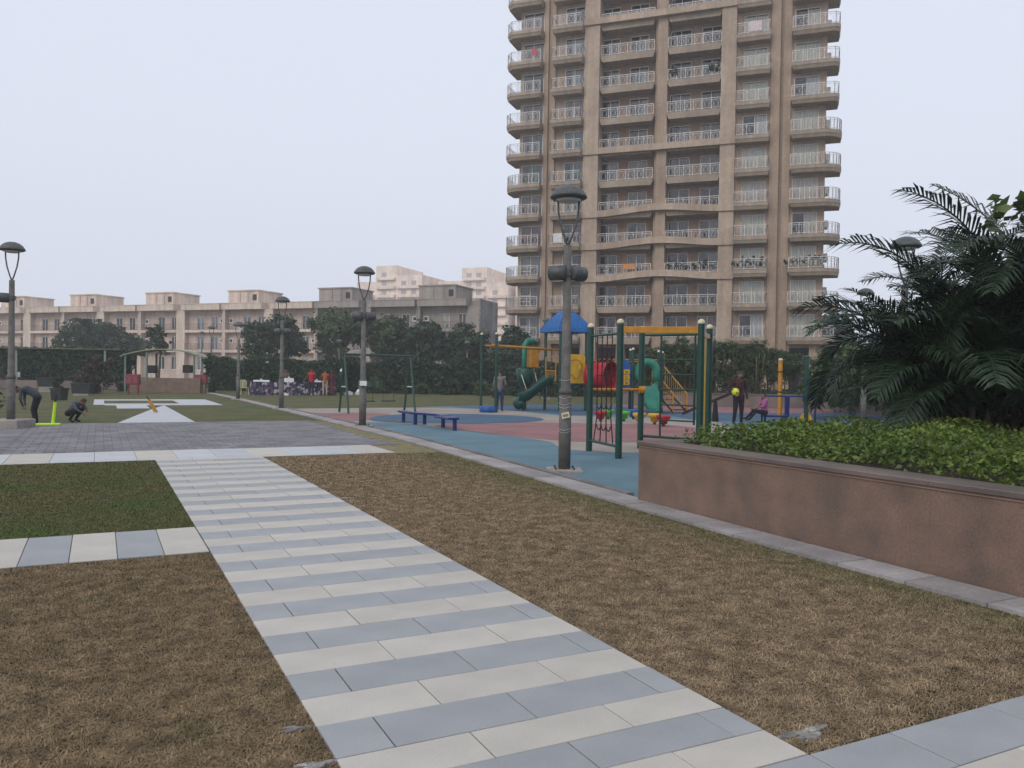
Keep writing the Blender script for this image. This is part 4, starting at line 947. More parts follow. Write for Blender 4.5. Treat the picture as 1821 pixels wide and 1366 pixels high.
# overhead ladder from the two tall posts to the roof tower
OL = thing('overhead_ladder', 'yellow overhead ladder between two tall green posts and the roof tower', 'climbing frame', (13.4, 28.4, 0))
for x, y in ((-.14, .33), (.19, -.31)): post(OL, x, y, 3.1, .055)
for dy in (-.3, .3): MB().tube([(.0, dy, 2.6), (3.35, dy+.65, 2.52)], .035, 8).build('rail', M['yellow_paint'], OL)
for i in range(9): t = (i+.5)/9; MB().cyl((3.35*t, -.3+.65*t, 2.6-.08*t), (3.35*t, .3+.65*t, 2.6-.08*t), .018, n=6).build('rung', M['yellow_paint'], OL)
DS = thing('drum_stool', 'blue round drum on the ground between the two tall green posts', 'stool', (13.42, 28.35, 0)); MB().lathe([(.33, .0), (.36, .05), (.36, .2), (.33, .25), (.02, .27)], (0, 0, 0), 20).build('top', M['blue_plastic'], DS)
# swing set
SW = thing('swing_set', 'green metal swing set with two A-frames and hanging seats', 'swing', (9.3, 29.0, 0))
axs = (Vector((-1.45, -.25, 0)), Vector((1.35, .6, 0)))
for a in axs:
    for dy in (.62, -.62): MB().cyl((a.x+.0, a.y+dy, 0), (a.x+.0, a.y, 2.12), .04, n=10).build('leg', M['green_paint'], SW)
    MB().cyl((a.x, a.y-.34, .95), (a.x, a.y+.34, .95), .025, n=8).build('cross_brace', M['lens'], SW)
MB().cyl(axs[0]+Vector((-.12, -.03, 2.12)), axs[1]+Vector((.12, .03, 2.12)), .045, n=10).build('top_bar', M['green_paint'], SW)
for t in (.34, .66):
    c = axs[0].lerp(axs[1], t); dv = (axs[1]-axs[0]).normalized()*.24
    MB().box(-.25, .25, -.1, .1, -.02, .02, bev=.008).build('seat', M['black'], SW, (c.x, c.y, .42), math.atan2(dv.y, dv.x))
    for s in (-1, 1): MB().tube([c+dv*s+Vector((0, 0, .42)), c+dv*s+Vector((0, 0, 2.1))], .007, 5).build('chain', M['rope'], SW)
# stepping pods
for i, (x, y, c, nm) in enumerate(((14.5, 22.15, 'red_plastic', 'red'), (15.5, 23.2, 'pg', 'green'), (15.3, 22.0, 'pg', 'green'), (16.4, 23.0, 'blue_plastic', 'blue'), (15.1, 20.85, 'yellow_plastic', 'yellow'), (15.35, 20.4, 'yellow_plastic', 'yellow'), (14.95, 19.45, 'red_plastic', 'red'))):
    if c == 'pg' and 'pg' not in M: M['pg'] = mat('pod_green', (.06, .36, .05), .42, .1, 6)
    lb = ['red stepping pod at the left end of the pod row', 'green stepping pod behind the rope net', 'green stepping pod right of the net', 'blue stepping pod at the back of the row', 'yellow stepping pod behind the ladder post', 'yellow stepping pod inside the ladder', 'red stepping pod at the right end near the ladder'][i]
    T = thing('stepping_pod', lb, 'stepping pod', (x, y, 0), 0, 'coloured stepping pods')
    MB().lathe([(.05, .02), (.12, .05), (.14, .16), (.21, .20), (.22, .27), (.2, .3), (.02, .31)], (0, 0, .05), 16).build('pod', M[c], T); MB().cyl((0, 0, -.01), (0, 0, .1), .05, n=10).build('stem', M['green_paint'], T)
# S-curved blue bench
BN = thing('balance_bench', 'curved navy blue balance bench on short posts before the swing', 'bench', (8.2, 21.4, 0))
cr = spline([(-.02, 1.85), (-.12, 1.2), (.0, .6), (.2, .0), (.28, -.5), (.14, -.85)], 6)[:31]
bm_ = MB(); vs = []
for i, (x, y) in enumerate(cr):
    a = cr[min(i+1, len(cr)-1)]; b = cr[max(i-1, 0)]; d = Vector((a[0]-b[0], a[1]-b[1], 0)).normalized(); s = Vector((-d.y, d.x, 0))*.13
    for q, z in ((s, .30), (s, .355), (-s, .355), (-s, .30)): vs.append(Vector((x, y, z))+q)
bm_.add(vs, [(4*i+j, 4*i+4+j, 4*i+4+(j+1) % 4, 4*i+(j+1) % 4) for i in range(len(cr)-1) for j in range(4)]+[(0, 1, 2, 3), (4*len(cr)-1, 4*len(cr)-2, 4*len(cr)-3, 4*len(cr)-4)]); bm_.build('seat', M['navy_paint'], BN)
MB().xz([(-.02, .29), (.0, .37), (.3, .37), (.3, .29)], -.15, .15).build('seat', M['navy_paint'], BN, (.02, -1.35, 0), PI/2-.1)
MB().box(-.17, .15, -2.0, -1.0, .292, .352, bev=.02).build('seat', M['navy_paint'], BN)
for x, y in ((-.06, 1.75), (-.1, .62), (.16, .56), (.18, -.8), (.06, -1.9)): MB().cyl((x, y, -.01), (x, y, .3), .055, n=12).build('leg', M['navy_paint'], BN)
# exercise station on the right
EX = thing('exercise_station', 'blue framed sit-up bench with green post behind the ground cover', 'exercise equipment', (20.4, 20.3, 0), -YAW)
post(EX, .95, .05, 2.3, .075, cap='green_paint')
for z in (1.75,): MB().cyl((.95, .05, z), (.95, .05, z+.07), .088, n=14).build('collar', M['green_paint'], EX)
for s in (-1, 1): MB().xz([(0, 0), (.22*s, 0), (.05*s, .32), (0, .34)], -.02, .02).build('fin', M['yellow_plastic'], EX, (.95+.075*s, .05, 0))
fr_ = MB().tube([(-.55, 0, 0), (-.55, 0, .84), (-.48, 0, .9), (1.15, 0, .9), (1.24, 0, .83), (1.24, 0, 0)], .028, 8).build('frame', M['navy_paint'], EX)
MB().box(-.05, .07, -.07, .07, .05, .92, bev=.03).build('backrest', M['navy_paint'], EX, (.28, 0, 0)); MB().box(-.55, .25, -.2, .2, .2, .26, bev=.02).build('seat', M['navy_paint'], EX)
for x in (-.45, .15): MB().cyl((x, 0, -.01), (x, 0, .2), .04, n=8).build('leg', M['navy_paint'], EX)
YP = thing('exercise_post', 'yellow exercise post with black bands beside the green post', 'post', (23.28, 23.1, 0))
post(YP, 0, 0, 2.27, .085, 'yellow_paint')
for z in (.95, 1.72): MB().cyl((0, 0, z), (0, 0, z+.05), .092, n=14).build('band', M['black'], YP)
SS = thing('seesaw', 'dark red seesaw beam tilted up behind the standing youth', 'seesaw', (18.2, 21.5, 0), -YAW)
MB().bar((-.72, 0, .25), (1.5, 0, 1.22), .09).build('beam', mat('seesaw_red', (.035, .012, .012), .5, .15, 6), SS); MB().xz([(.3, 0), (.5, 0), (.43, .72), (.37, .72)], -.1, .1).build('stand', M['black'], SS)
for x in (-.62, 1.4): MB().tube([(x, -.15, .3+(x+.72)*.437), (x, 0, .42+(x+.72)*.437), (x, .15, .3+(x+.72)*.437)], .015, 6).build('handle', M['black'], SS)

# ------------------------------------------------------------------ pergola, fire boxes, tubs
PG = thing('pergola', 'arched roof pergola with green posts at the end of the kerb path', 'pergola', (3.9, 56.3, 0), -YAW+.08)
M['perg'] = mat('pergola_roof', (.26, .27, .20), .7, .15, 3); M['perg_post'] = mat('pergola_post', (.14, .2, .16), .6, .1, 4)
pr2 = MB(); vs = []; nA = 16
for i in range(nA+1):
    t = -1+2*i/nA; x = 2.6*t; z = 2.2+.48*(1-t*t)
    vs += [(x, -1, z), (x, 1, z), (x, 1, z+.07), (x, -1, z+.07)]
pr2.add(vs, [(4*i+j, 4*i+4+j, 4*i+4+(j+1) % 4, 4*i+(j+1) % 4) for i in range(nA) for j in range(4)]+[(0, 1, 2, 3), (4*nA+3, 4*nA+2, 4*nA+1, 4*nA)]); pr2.build('roof', M['perg'], PG)
for x in (-2.3, -1.0, 1.9, 2.4):
    for y in (-.85, .85): MB().box(x-.05, x+.05, y-.05, y+.05, 0, 2.25+.3*(1-(x/2.6)**2)).build('post', M['perg_post'], PG)
MB().box(-1.9, -.5, -1.25, -1.05, 0, .72).build('low_wall', M['granite'], PG); MB().box(-.497, 2.4, -1.25, -1.05, 0, .92).build('low_wall', M['granite'], PG)
for x, z in ((-.9, 1.2), (1.3, 1.25)): MB().box(x-.25, x+.25, -.4, .1, z, z+.5, bev=.03).build('hanging_basket', M['black'], PG)
for sx in (-2.7, 2.75):
    P, nr = blob_points([(sx, 0, 1.1, .45, .9, 1.1), (sx*.96, 0, 1.9, .4, .9, .5)], 1500); cards('climber', P, .09, M['leaf_hedge'], PG, nr*.4, .6)
M['fire_red'] = mat('fire_red', (.22, .02, .035), .5, .12, 5)
for (x, y, l) in ((1.75, 51.5, 'red hose box on legs at the left of the pergola'), (5.75, 54.6, 'red hose box on legs at the right of the pergola')):
    T = thing('hose_box', l, 'hose box', (x, y, 0), -YAW, 'red hose boxes'); b = MB().box(-.36, .36, -.13, .13, .55, 1.15, bev=.02).build('cabinet', M['fire_red'], T)
    for s in (-.17, .17): MB().box(s-.12, s+.12, -.145, -.132, .65, 1.05).build('door_glass', mat('box_glass', (.22, .06, .07), .3, .1, 4), b); 
    for s in (-.28, .28): MB().box(s-.03, s+.03, -.05, .05, 0, .55).build('leg', M['fire_red'], T)
M['tub'] = mat('tub_dark', (.02, .028, .03), .6, .2, 4)
for i, (x, y, w_, zb, l) in enumerate(((-2.7, 55.5, 1.05, .32, 'dark flower tub furthest left on the raised lawn'), (-.75, 48.5, 1.0, .12, 'dark flower tub in front of the reddish bush'), (-1.6, 42.0, .5, 0, 'small dark tub on the lawn behind the neon stumps'))):
    T = thing('flower_tub', l, 'flower tub', (x, y, zb), -YAW, 'dark flower tubs'); MB().prism([(-w_/2, -.3), (w_/2, -.3), (w_/2, .3), (-w_/2, .3)], 0, .5, taper=[(-w_*.45, -.26), (w_*.45, -.26), (w_*.45, .26), (-w_*.45, .26)]).box(-w_/2-.03, w_/2+.03, -.33, .33, .501, .55).build('tub', M['tub'], T)
    MB().box(-.4*w_, .4*w_, -.25, .25, -zb, 0).build('stand', M['concrete'], T) if zb else None
    P, nr = blob_points([(0, 0, .75, w_*.4, .25, .25)], 260); cards('plant', P, .07, M['leaf_red'], T, nr*.4, .5); MB().tube([(0, 0, .4), (0, 0, .8)], .02, 5).build('stem', M['bark'], T)
rb = thing('bush', 'reddish flowering bush in front of the clipped hedge', 'bush', (-.2, 52.5, 0)); MB().tube([(0, 0, -.05), (0, 0, 1.2)], .05, 6).build('stem', M['bark'], rb)
P, nr = blob_points([(0, 0, 1.0, .9, .8, .9), (.3, 0, 1.6, .6, .6, .6), (-.5, 0, .7, .7, .6, .6)], 2600); cards('foliage', P, .09, M['leaf_red'], rb, nr*.4, .55)
sb_ = thing('bush', 'dark rounded bush behind the left lamp post', 'bush', (-3.4, 25.6, 0)); MB().tube([(0, 0, -.05), (0, 0, .7)], .05, 6).build('stem', M['bark'], sb_)
P, nr = blob_points([(0, 0, .7, .95, .8, .7), (-.9, .3, .6, .9, .7, .65), (.35, .3, .45, .6, .6, .45)], 4200); cards('foliage', P, .06, M['leaf_hedge'], sb_, nr*.5, .55)
lw = thing('low_wall', 'low stone edging wall under the clipped hedge', 'wall', (-14, 69.8, 0), math.atan2(-8.2, 17)); MB().box(0, 18, 0, .3, 0, .55).build('wall', M['wall_grey'], lw)
# ------------------------------------------------------------------ cricket things
M['neon'] = mat('neon_plastic', (.50, .80, .02), .4, .06, 5)
ST_ = thing('cricket_stumps', 'neon yellow green plastic cricket stump on a flat base', 'stumps', (-1.18, 23.9, 0), -.1)
MB().box(-.34, .3, -.1, .1, 0, .055, bev=.02).build('base', M['neon'], ST_)
MB().cyl((.13, 0, .05), (.18, 0, .60), .042, .036, n=10).build('stump', M['neon'], ST_); MB().cyl((.18, 0, .60), (.2, 0, .80), .03, .024, n=10).build('handle', M['black'], ST_)
BT = thing('cricket_bat', 'orange wooden bat tilted above the white paving', 'bat', (1.74, 30.0, 0), -YAW)
b = MB().box(-.055, .055, -.025, .025, 0, .50, bev=.012).build('blade', mat('bat_wood', (.42, .2, .03), .5, .15, 6), BT); b.rotation_euler = (0, -.55, 0)
h_ = MB().cyl((0, 0, .5), (0, 0, .66), .018, n=8).build('handle', M['rope'], b)
# ------------------------------------------------------------------ buffet table, chair, bench
def clothmat():
    m = mat('skirt_pattern', (.05, .05, .09), .9, .3, 8); N = m.node_tree.nodes; L = m.node_tree.links; p = N['Principled BSDF']
    v = N.new('ShaderNodeTexVoronoi'); v.inputs['Scale'].default_value = 6.5; tc = N.new('ShaderNodeTexCoord'); L.new(tc.outputs['Object'], v.inputs['Vector'])
    r = N.new('ShaderNodeValToRGB'); r.color_ramp.interpolation = 'CONSTANT'; e = r.color_ramp.elements; e[0].color = (.03, .03, .07, 1); e[1].position = .42; e[1].color = (.16, .10, .14, 1)
    x = e.new(.6); x.color = (.42, .38, .42, 1); x = e.new(.8); x.color = (.06, .05, .09, 1)
    s = N.new('ShaderNodeSeparateColor'); L.new(v.outputs['Color'], s.inputs[0]); L.new(s.outputs[0], r.inputs[0]); L.new(r.outputs[0], p.inputs['Base Color']); return m
M['skirt'] = clothmat()
TB = thing('buffet_table', 'long buffet table with dark patterned skirt on the far lawn', 'table', (8.2, 50.3, 0), .02)
MB().box(0, 5.0, 0, .8, .74, .78).build('top', M['white_paint'], TB)
sk = MB(); vs = []; n = 120
for i in range(n+1): x = -.05+5.1*i/n; y = -.06+.03*math.sin(i*1.1); vs += [(x, y, .01), (x, y+.02, .8)]
sk.add(vs, [(2*i, 2*i+2, 2*i+3, 2*i+1) for i in range(n)], 0, True); sk.box(-.06, -.03, 0, .8, .01, .8); sk.box(5.04, 5.07, 0, .8, .01, .8); sk.build('skirt', M['skirt'], TB)
for i, (x, w_, h, l) in enumerate(((.55, .9, .12, 'white serving tray at the left end of the buffet table'), (2.2, .5, .25, 'pinkish box on the buffet table'), (3.9, .5, .12, 'covered dish on the right half of the buffet table'))):
    T = thing('serving_dish', l, 'dish', (8.2+x, 50.7, .782)); MB().box(-w_/2, w_/2, -.2, .2, 0, h, bev=.03).build('tray', M['white_paint'], T); MB().lathe([(.06, 0), (.07, .05), (.02, .1)], (0, 0, h), 12).build('lid_knob', M['lens'], T)
CH = thing('plastic_chair', 'cream plastic chair at the left end of the buffet table', 'chair', (7.66, 50.2, 0), .1)
M['chair'] = mat('chair_cream', (.5, .45, .28), .5, .08, 5)
MB().box(-.22, .22, -.22, .22, .42, .45, bev=.01).build('seat', M['chair'], CH)
for sx in (-1, 1):
    for sy in (-1, 1): MB().cyl((sx*.24, sy*.23, 0), (sx*.2, sy*.2, .43), .022, n=8).build('leg', M['chair'], CH)
MB().tube([(-.21, .21, .42), (-.22, .26, .8), (-.15, .28, .88), (.15, .28, .88), (.22, .26, .8), (.21, .21, .42)], .025, 8).box(-.06, .06, .25, .275, .45, .87).box(-.16, -.1, .25, .275, .45, .86).box(.1, .16, .25, .275, .45, .86).build('backrest', M['chair'], CH)
TBn = thing('park_bench', 'teal metal bench on the far lawn behind the swing', 'bench', (17.0, 56.0, 0), -.5)
M['teal'] = mat('teal_paint', (.03, .16, .16), .5, .1, 5)
for z in (.42,): MB().box(-.75, .75, -.2, .2, z, z+.04, bev=.01).build('seat', M['teal'], TBn)
for k in range(3): MB().box(-.75, .75, .2, .235, .52+.12*k, .61+.12*k, bev=.008).build('slat', M['teal'], TBn)
for x in (-.6, .6): MB().box(x-.03, x+.03, -.18, .24, 0, .419).build('leg', M['teal'], TBn)
for i, (x, y, l) in enumerate(((10.0, 49.9, 'white paper litter on the grass before the table skirt'), (14.2, 50.9, 'white carton on the lawn right of the table'), (15.0, 51.3, 'cream carton furthest right of the table'))):
    T = thing('carton', l, 'carton', (x, y, 0), .3*i); MB().prism([(-.2, -.15), (.2, -.15), (.2, .15), (-.2, .15)], 0, .02+.16*(i > 0)).build('box', M['white_paint'], T); MB().xz([(-.2, .02+.16*(i > 0)), (.2, .02+.16*(i > 0)), (.05, .16+.1*i), (-.05, .16+.1*i)], -.1, .1).build('flap', M['white_paint'], T)
# balcony odds and ends on the tower
tm = TW.matrix_basis
def on_tower(x, y, z): return tm @ Vector((x, y, z))
for i, (x, y, k, w_, l) in enumerate(((23.4, -1.0, 2, 2.6, 'potted plants along the third balcony up in the column left of the corner'), (28.2, -1.0, 2, 3.2, 'row of potted plants on the rounded corner balcony'), (18.2, .0, 2, 4.4, 'dense potted plants on the middle balcony under the lowest bowed beam'), (19.9, .0, 8, .9, 'single leafy plant high on a middle balcony'), (16.2, 0, 8, .8, 'trailing plant at the left of a high middle balcony'))):
    p = on_tower(x, y, Z0+.46+ST*k); T = thing('balcony_plants', l, 'plants', p, TW.rotation_euler.z, 'plants on the balconies')
    MB().box(-w_/2, w_/2, -.1, .1, 0, .3).build('trough', M['granite'], T); P, nr = blob_points([(-w_/2+w_*(j+.5)/6, 0, .75, w_/9+.1, .2, .45) for j in range(6)], 500); cards('leaves', P, .12, M['leaf_tree'], T, nr*.3, .5)
for x, y, k, w_, h, c, l in ((12.2, -.16, 2, 1.2, .5, (.55, .25, .08), 'orange cloth hung over a middle balcony railing'), (5.3, -1.27, 3, .9, .9, (.62, .62, .62), 'white cloth hung on a balcony railing beside the lamp post'), (23.6, -1.27, 9, 1.1, .9, (.6, .5, .5), 'pale banner cloth on a high balcony railing'), (2.6, -1.31, 9, .5, .6, (.5, .1, .14), 'red cloth on a high left balcony railing')):
    p = on_tower(x, y, Z0+.46+ST*k+1.02-h); o = MB(); vs = []
    for i in range(9): t = i/8; vs += [(-w_/2+w_*t, -.03+.02*math.sin(i*1.7), 0), (-w_/2+w_*t, -.03, h), ]
    o.add(vs, [(2*i, 2*i+2, 2*i+3, 2*i+1) for i in range(8)], 0, True); o.box(-w_/2, w_/2, -.03, .05, h, h+.015)
    tag(o.build('cloth', mat('cloth_'+l[:6], c, .9, .1, 4), None, p, TW.rotation_euler.z), l, 'cloth')
hl = h0+hdir*(16.807*2+3.55)
for i, (x, c, l) in enumerate(((-4.0, (.6, .6, .6), 'white laundry on the upper balcony of a house'), (-3.0, (.5, .12, .3), 'pink laundry on the upper balcony of a house'))):
    p = Matrix.Translation((hl.x, hl.y, 0)) @ Matrix.Rotation(HD, 4, 'Z') @ Vector((x, -.08, 7.6)); o = MB().box(-.45, .45, -.02, .02, 0, 1.0, bev=.01)
    tag(o.build('laundry', mat('laundry_%d' % i, c, .9, .1, 4), None, p, HD), l, 'laundry')
# ------------------------------------------------------------------ people: one continuous remeshed body each, hair / cap / bag as children
M['skin'] = mat('skin', (.24, .125, .08), .55, .06, 9); M['hair'] = mat('hair', (.012, .01, .009), .5, .2, 30)
def clothm(n, c): return mat('cloth_'+n, c, .9, .14, 14, bump=.1)
def capsule(mb, a, b, ra, rb):
    mb.cyl(a, b, ra, rb, 12); mb.ball(a, ra, n=12, m=8); mb.ball(b, rb, n=12, m=8)
BASE = dict(head=(0, -.01, .935), neck=(0, .005, .865), chest=(0, .0, .76), waist=(0, .005, .62), pelvis=(0, .0, .53),
            sl=(.105, 0, .815), sr=(-.105, 0, .815), el=(.13, .02, .64), er=(-.13, .02, .64), wl=(.135, -.03, .49), wr=(-.135, -.03, .49),
            hl=(.052, 0, .52), hr=(-.052, 0, .52), kl=(.058, -.01, .285), kr=(-.058, -.01, .285), al=(.06, .01, .045), ar=(-.06, .01, .045), tl=(.066, -.085, .02), tr=(-.066, -.085, .02))
def person(label, loc, rz, h, top, legs, shoes, pose=None, sleeve=1, look=(0, -1, 0), hair='short', dress=None, voxel=.014, bulk=1., pattern=None):
    T = thing('person', label, 'person', loc, rz); J = {k: Vector(v) for k, v in BASE.items()}
    for k, v in (pose or {}).items(): J[k] = Vector(v)
    J = {k: v*h for k, v in J.items()}; mb = MB(); B = []
    def limb(a, b, ra, rb, z): 
        a_, b_ = (J[a] if isinstance(a, str) else a), (J[b] if isinstance(b, str) else b); capsule(mb, a_, b_, ra*h, rb*h); B.append((a_, b_, z, (ra+rb)/2*h))
    k = bulk
    limb('chest', 'waist', .078*k, .07*k, 0); limb('waist', 'pelvis', .07*k, .078*k, 0)
    for s in 'lr':
        limb('chest', 's'+s, .062*k, .042, 0)
        limb('s'+s, 'e'+s, .036, .028, 0); limb('e'+s, 'w'+s, .027, .019, 0 if sleeve > .9 else 2)
        limb('pelvis', 'h'+s, .07*k, .064, 1); limb('h'+s, 'k'+s, .058, .042, 1); limb('k'+s, 'a'+s, .04, .027, 1); limb('a'+s, 't'+s, .026, .022, 3)
        # hand: palm, four fingers, thumb
        d = (J['w'+s]-J['e'+s]).normalized(); sd_ = d.cross(Vector((0, 1, .2))).normalized(); n_ = d.cross(sd_)
        pc = J['w'+s]+d*(.045*h); capsule(mb, J['w'+s], pc, .016*h, .02*h); B.append((J['w'+s], pc+d*.06*h, 2, .02*h))
        for i in range(4):
            o = pc+sd_*((-.016+.0107*i)*h)+d*.012*h; ln = (.034, .042, .045, .036)[i]*h; mid = o+d*ln*.55; tip = mid+(d+n_*.6).normalized()*ln*.5
            mb.tube([o-d*.02*h, o, mid, tip], [.0075*h, .007*h, .0062*h, .005*h], 6)
        th = pc-sd_*(.02*h)-d*.012*h; mb.tube([th, th-sd_*.014*h+d*.018*h, th-sd_*.016*h+d*.04*h], [.0085*h, .0075*h, .006*h], 6)
    limb('chest', 'neck', .05, .03, 0); hd = J['head']; limb('neck', hd-Vector((0, 0, .02*h)), .03, .03, 2)
    lk = Vector(look).normalized(); sd_ = lk.cross(Vector((0, 0, 1))).normalized(); upv = sd_.cross(lk)
    mb.ball(hd, .05*h, .056*h, .066*h, 16, 12); B.append((hd-upv*.03*h, hd+upv*.03*h, 2, .055*h))
    capsule(mb, hd+lk*.012*h-upv*.03*h, hd+lk*.022*h-upv*.045*h, .036*h, .026*h)                    # jaw
    mb.ball(hd+lk*.058*h-upv*.012*h, .009*h, .011*h, .014*h, 8, 6)                                   # nose
    for s in (-1, 1): mb.ball(hd+sd_*.051*h*s-upv*.008*h, .009*h, .013*h, .018*h, 8, 6)              # ears
    mb.tube([hd+lk*.05*h-upv*.036*h-sd_*.016*h, hd+lk*.054*h-upv*.037*h, hd+lk*.05*h-upv*.036*h+sd_*.016*h], .006*h, 6)  # lips
    if dress:
        zt, zb, r0_, r1_ = dress; p_ = J['pelvis']; capsule(mb, Vector((p_.x, p_.y, zt*h)), Vector((p_.x, p_.y, zb*h)), r0_*h, r1_*h); B.append((Vector((p_.x, p_.y, zt*h)), Vector((p_.x, p_.y, zb*h)), 1, r1_*h))
    me = mb.mesh('tmp', M['skin']); o = bpy.data.objects.new('tmp', me); COL.objects.link(o)
    md = o.modifiers.new('r', 'REMESH'); md.mode = 'VOXEL'; md.voxel_size = voxel; md.use_smooth_shade = True
    sm_ = o.modifiers.new('s', 'SMOOTH'); sm_.factor = .5; sm_.iterations = 3
    dg = bpy.context.evaluated_depsgraph_get(); ev = o.evaluated_get(dg); nm = bpy.data.meshes.new_from_object(ev); bpy.data.objects.remove(o)
    nm.name = 'body'; nm.materials.clear()
    for m in (top, legs, M['skin'], shoes): nm.materials.append(m)
    # zone of each face from the nearest limb
    n = len(nm.polygons); c = np.empty(n*3); nm.polygons.foreach_get('center', c); c = c.reshape(-1, 3); best = np.full(n, 1e9); zone = np.zeros(n, np.int32)
    for a, b, z, r in B:
        a = np.array(a); b = np.array(b); ab = b-a; t = np.clip(((c-a)@ab)/max(ab@ab, 1e-9), 0, 1); d = np.linalg.norm(c-(a+t[:, None]*ab), axis=1)/r
        if sleeve < .9 and z == 0 and r < .04*h and sleeve < .5: pass
        m_ = d < best; best[m_] = d[m_]; zone[m_] = z
    nm.polygons.foreach_set('material_index', zone); nm.polygons.foreach_set('use_smooth', np.ones(n, bool)); nm.update()
    link('body', nm, T)
    R_ = Matrix((sd_, lk, upv)).transposed().to_4x4()
    def headpart(mbx, name, m): x = mbx.build(name, m, T); x.matrix_local = Matrix.Translation(hd) @ R_; return x
    hb = MB(); vs = []; nn = 18; mm = 9
    for i in range(mm+1):
        for q in range(nn):
            t = 2*PI*q/nn; front = max(0, math.sin(t)); low = (-.012 if hair == 'short' else -.05)+.052*front**.7
            z = low*h+(.073*h-low*h)*i/mm; rr_ = math.sqrt(max(.0, 1-(max(z, 0)/(.0735*h))**2)); vs.append((.0555*h*rr_*math.cos(t), .062*h*rr_*math.sin(t)-.004*h, z))
    hb.add(vs, [(i*nn+q, i*nn+(q+1) % nn, (i+1)*nn+(q+1) % nn, (i+1)*nn+q) for i in range(mm) for q in range(nn)]+[tuple(range(nn-1, -1, -1))], 0, True)
    if hair == 'cap':
        headpart(hb, 'cap', M['white_paint']); headpart(MB().xz([(-.04*h, 0), (.04*h, 0), (.03*h, .006*h), (-.03*h, .006*h)], .04*h, .1*h), 'visor', M['white_paint'])
    elif hair == 'scarf': headpart(hb, 'head_scarf', top)
    else: headpart(hb, 'hair', M['hair'])
    eb = MB()
    for s in (-1, 1): eb.ball((.02*h*s, .053*h, .004*h), .007*h, .004*h, .0045*h, 8, 5)
    headpart(eb, 'eyes', M['black']); return T
# youth with the yellow ball
px, py = 18.0, 19.6
Y = person('standing youth in dark maroon jersey holding a yellow ball under one arm', (px, py, 0), -YAW+.15, 1.72, clothm('maroon_black', (.045, .012, .018)), clothm('black_track', (.012, .012, .018)), M['black'],
           dict(er=(-.20, .03, .66), wr=(-.125, -.11, .585), el=(.15, .03, .64), wl=(.145, -.05, .48), kr=(-.075, -.03, .285), ar=(-.085, .01, .045), tr=(-.1, -.08, .02), kl=(.05, -.02, .285), al=(.065, .02, .045), tl=(.075, -.07, .02), head=(.005, -.03, .93)), look=(.55, -.8, -.35), voxel=.011, bulk=1.22)
M['jersey_red'] = clothm('jersey_red', (.17, .015, .025))
BL = thing('ball', 'bright yellow football held under the youth\'s arm', 'ball', (0, 0, 0)); bp_ = Y.matrix_basis @ Vector((-.20, -.20, 1.06)); BL.location = bp_
MB().ball((0, 0, 0), .115, n=24, m=16).build('shell', mat('ball_yellow', (.62, .66, .03), .4, .06, 6), BL); pm = MB()
for a, b in ((.4, .3), (1.8, -.2), (3.0, .5), (4.4, -.3), (5.4, .4), (2.4, 1.0)):
    d = Vector((math.cos(a)*math.cos(b), math.sin(a)*math.cos(b), math.sin(b))); pm.cyl(d*.108, d*.1165, .03, n=5)
pm.build('patches', mat('ball_patch', (.1, .12, .05), .5, .1, 5), BL)
# seated child
person('child in a pink shirt sitting on the blue bench', (19.95, 20.45, .27), -YAW-PI/2+.1, 1.42, clothm('pink', (.36, .10, .24)), clothm('child_black', (.012, .012, .016)), M['black'],
       dict(pelvis=(0, 0, .06), waist=(0, -.005, .15), chest=(0, -.02, .28), sl=(.1, -.02, .335), sr=(-.1, -.02, .335), neck=(0, -.025, .385), head=(0, -.045, .455), hl=(.05, -.02, .05), hr=(-.05, -.02, .05),
            kl=(.07, -.25, .09), kr=(-.07, -.25, .09), al=(.07, -.40, -.10), ar=(-.07, -.42, -.08), tl=(.07, -.49, -.12), tr=(-.07, -.51, -.1), el=(.13, -.1, .2), er=(-.13, -.1, .2), wl=(.09, -.24, .16), wr=(-.09, -.24, .16)), look=(0, -1, -.1), voxel=.011, sleeve=.5)
# man at the tall posts, seen from behind
MN = person('man in grey shirt and blue jeans standing behind the tall green posts', (14.3, 29.2, 0), PI-YAW, 1.66, clothm('grey_check', (.20, .17, .17)), clothm('jeans', (.03, .05, .12)), M['black'],
       dict(er=(-.14, -.02, .65), wr=(-.10, -.13, .60), el=(.145, .0, .64), wl=(.15, -.04, .49)), look=(.2, -1, -.3))
BG = thing('bag', 'black shoulder bag hanging at the man\'s side', 'bag', (13.98, 29.0, .55)); MB().box(-.1, .1, -.06, .06, 0, .28, bev=.03).build('pouch', M['black'], BG); MB().tube([(-.06, 0, .27), (0, 0, .62), (.06, 0, .27)], .01, 5).build('strap', M['black'], BG)
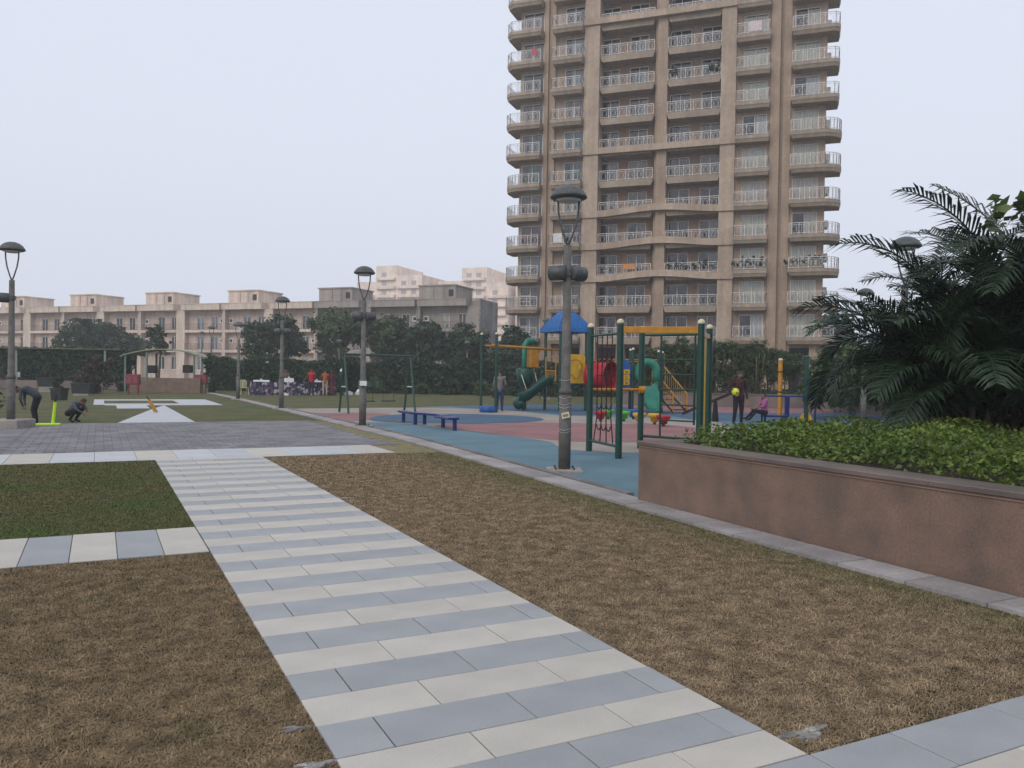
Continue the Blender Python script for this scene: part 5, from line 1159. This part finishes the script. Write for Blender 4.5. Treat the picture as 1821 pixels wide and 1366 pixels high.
# group at the buffet
person('person in a bright red top and dark trousers facing the buffet', (11.55, 49.75, 0), PI-.3, 1.66, clothm('red', (.42, .02, .035)), clothm('dark_blue', (.02, .025, .05)), M['black'], dict(er=(-.14, -.04, .65), wr=(-.11, -.14, .6), el=(.14, -.04, .65), wl=(.11, -.14, .6)), look=(0, -1, -.4), bulk=1.15)
person('stooping person with orange shoulders and khaki trousers at the buffet', (12.4, 49.8, 0), PI-.2, 1.62, clothm('orange_brown', (.34, .09, .035)), clothm('khaki', (.42, .34, .26)), M['black'], dict(head=(0, -.13, .87), neck=(0, -.08, .83), chest=(0, -.03, .74), er=(-.13, -.1, .64), wr=(-.09, -.2, .6), el=(.13, -.1, .64), wl=(.09, -.2, .6), sl=(.105, -.04, .795), sr=(-.105, -.04, .795)), look=(0, -1, -.8), bulk=1.15)
person('woman in a long maroon dress at the buffet', (12.85, 49.95, 0), PI, 1.55, clothm('maroon', (.10, .02, .03)), clothm('maroon_skirt', (.10, .022, .032)), M['black'], look=(0, -1, -.3), hair='scarf', dress=(.5, .12, .08, .12))
person('man in a white cap and dark clothes at the right end of the buffet', (13.55, 50.3, 0), PI/2+.4, 1.66, clothm('navy', (.02, .024, .04)), clothm('navy2', (.02, .022, .035)), M['black'], dict(er=(-.13, -.08, .65), wr=(-.09, -.18, .6), el=(.13, -.08, .65), wl=(.09, -.18, .6)), look=(0, -1, -.3), hair='cap')
person('server standing behind the buffet table in a brown top', (10.35, 51.5, 0), .1, 1.6, clothm('brown', (.14, .09, .075)), clothm('server_dark', (.03, .03, .03)), M['black'], dict(er=(-.13, -.08, .65), wr=(-.08, -.18, .6), el=(.13, -.08, .65), wl=(.08, -.18, .6)), look=(0, -1, -.4))
# two children by the stumps
bend = dict(pelvis=(0, .06, .52), waist=(0, .0, .60), chest=(0, -.13, .66), sl=(.105, -.18, .66), sr=(-.105, -.18, .66), neck=(0, -.23, .675), head=(0, -.31, .67), el=(.12, -.2, .50), er=(-.12, -.2, .50), wl=(.07, -.17, .36), wr=(-.07, -.17, .36), hl=(.052, .06, .51), hr=(-.052, .06, .51), kl=(.06, .0, .285), kr=(-.06, .0, .285), al=(.06, .04, .045), ar=(-.06, .04, .045), tl=(.066, -.05, .02), tr=(-.066, -.05, .02))
person('child in a dark jacket bending forward beside the left lamp post', (-1.5, 24.3, 0), -YAW-PI/2+.25, 1.36, clothm('jacket_dark', (.05, .058, .075)), clothm('kid_trousers', (.012, .013, .018)), clothm('kid_shoes', (.02, .08, .12)), bend, look=(.1, -.7, -.9))
crouch = dict(pelvis=(0, .10, .19), waist=(0, .03, .27), chest=(0, -.08, .36), sl=(.105, -.12, .385), sr=(-.105, -.12, .385), neck=(0, -.17, .41), head=(0, -.25, .425), el=(.13, -.2, .27), er=(-.13, -.2, .27), wl=(.06, -.29, .2), wr=(-.06, -.29, .2), hl=(.055, .09, .18), hr=(-.055, .09, .18), kl=(.09, -.14, .27), kr=(-.09, -.14, .27), al=(.07, .02, .045), ar=(-.07, .02, .045), tl=(.08, -.08, .02), tr=(-.08, -.08, .02))
person('child in a grey jacket crouching to the right of the neon stump', (-.62, 25.2, 0), -YAW+PI/2-.3, 1.34, clothm('jacket_grey', (.075, .085, .11)), clothm('kid2_trousers', (.015, .016, .02)), M['black'], crouch, look=(.1, -.8, -.6))

# ------------------------------------------------------------------ smoggy air
hz = MB().box(-60, 190, -40, 330, -1.5, 49).build('haze', None); hz.data.materials.clear()
hm = bpy.data.materials.new('haze'); hm.use_nodes = True; N = hm.node_tree.nodes; N.remove(N['Principled BSDF'])
pv_ = N.new('ShaderNodeVolumePrincipled'); pv_.inputs['Color'].default_value = (.96, .975, 1, 1); pv_.inputs['Density'].default_value = .0011; pv_.inputs['Anisotropy'].default_value = .2
hm.node_tree.links.new(pv_.outputs[0], N['Material Output'].inputs['Volume']); hz.data.materials.append(hm); tag(hz, kind='stuff')
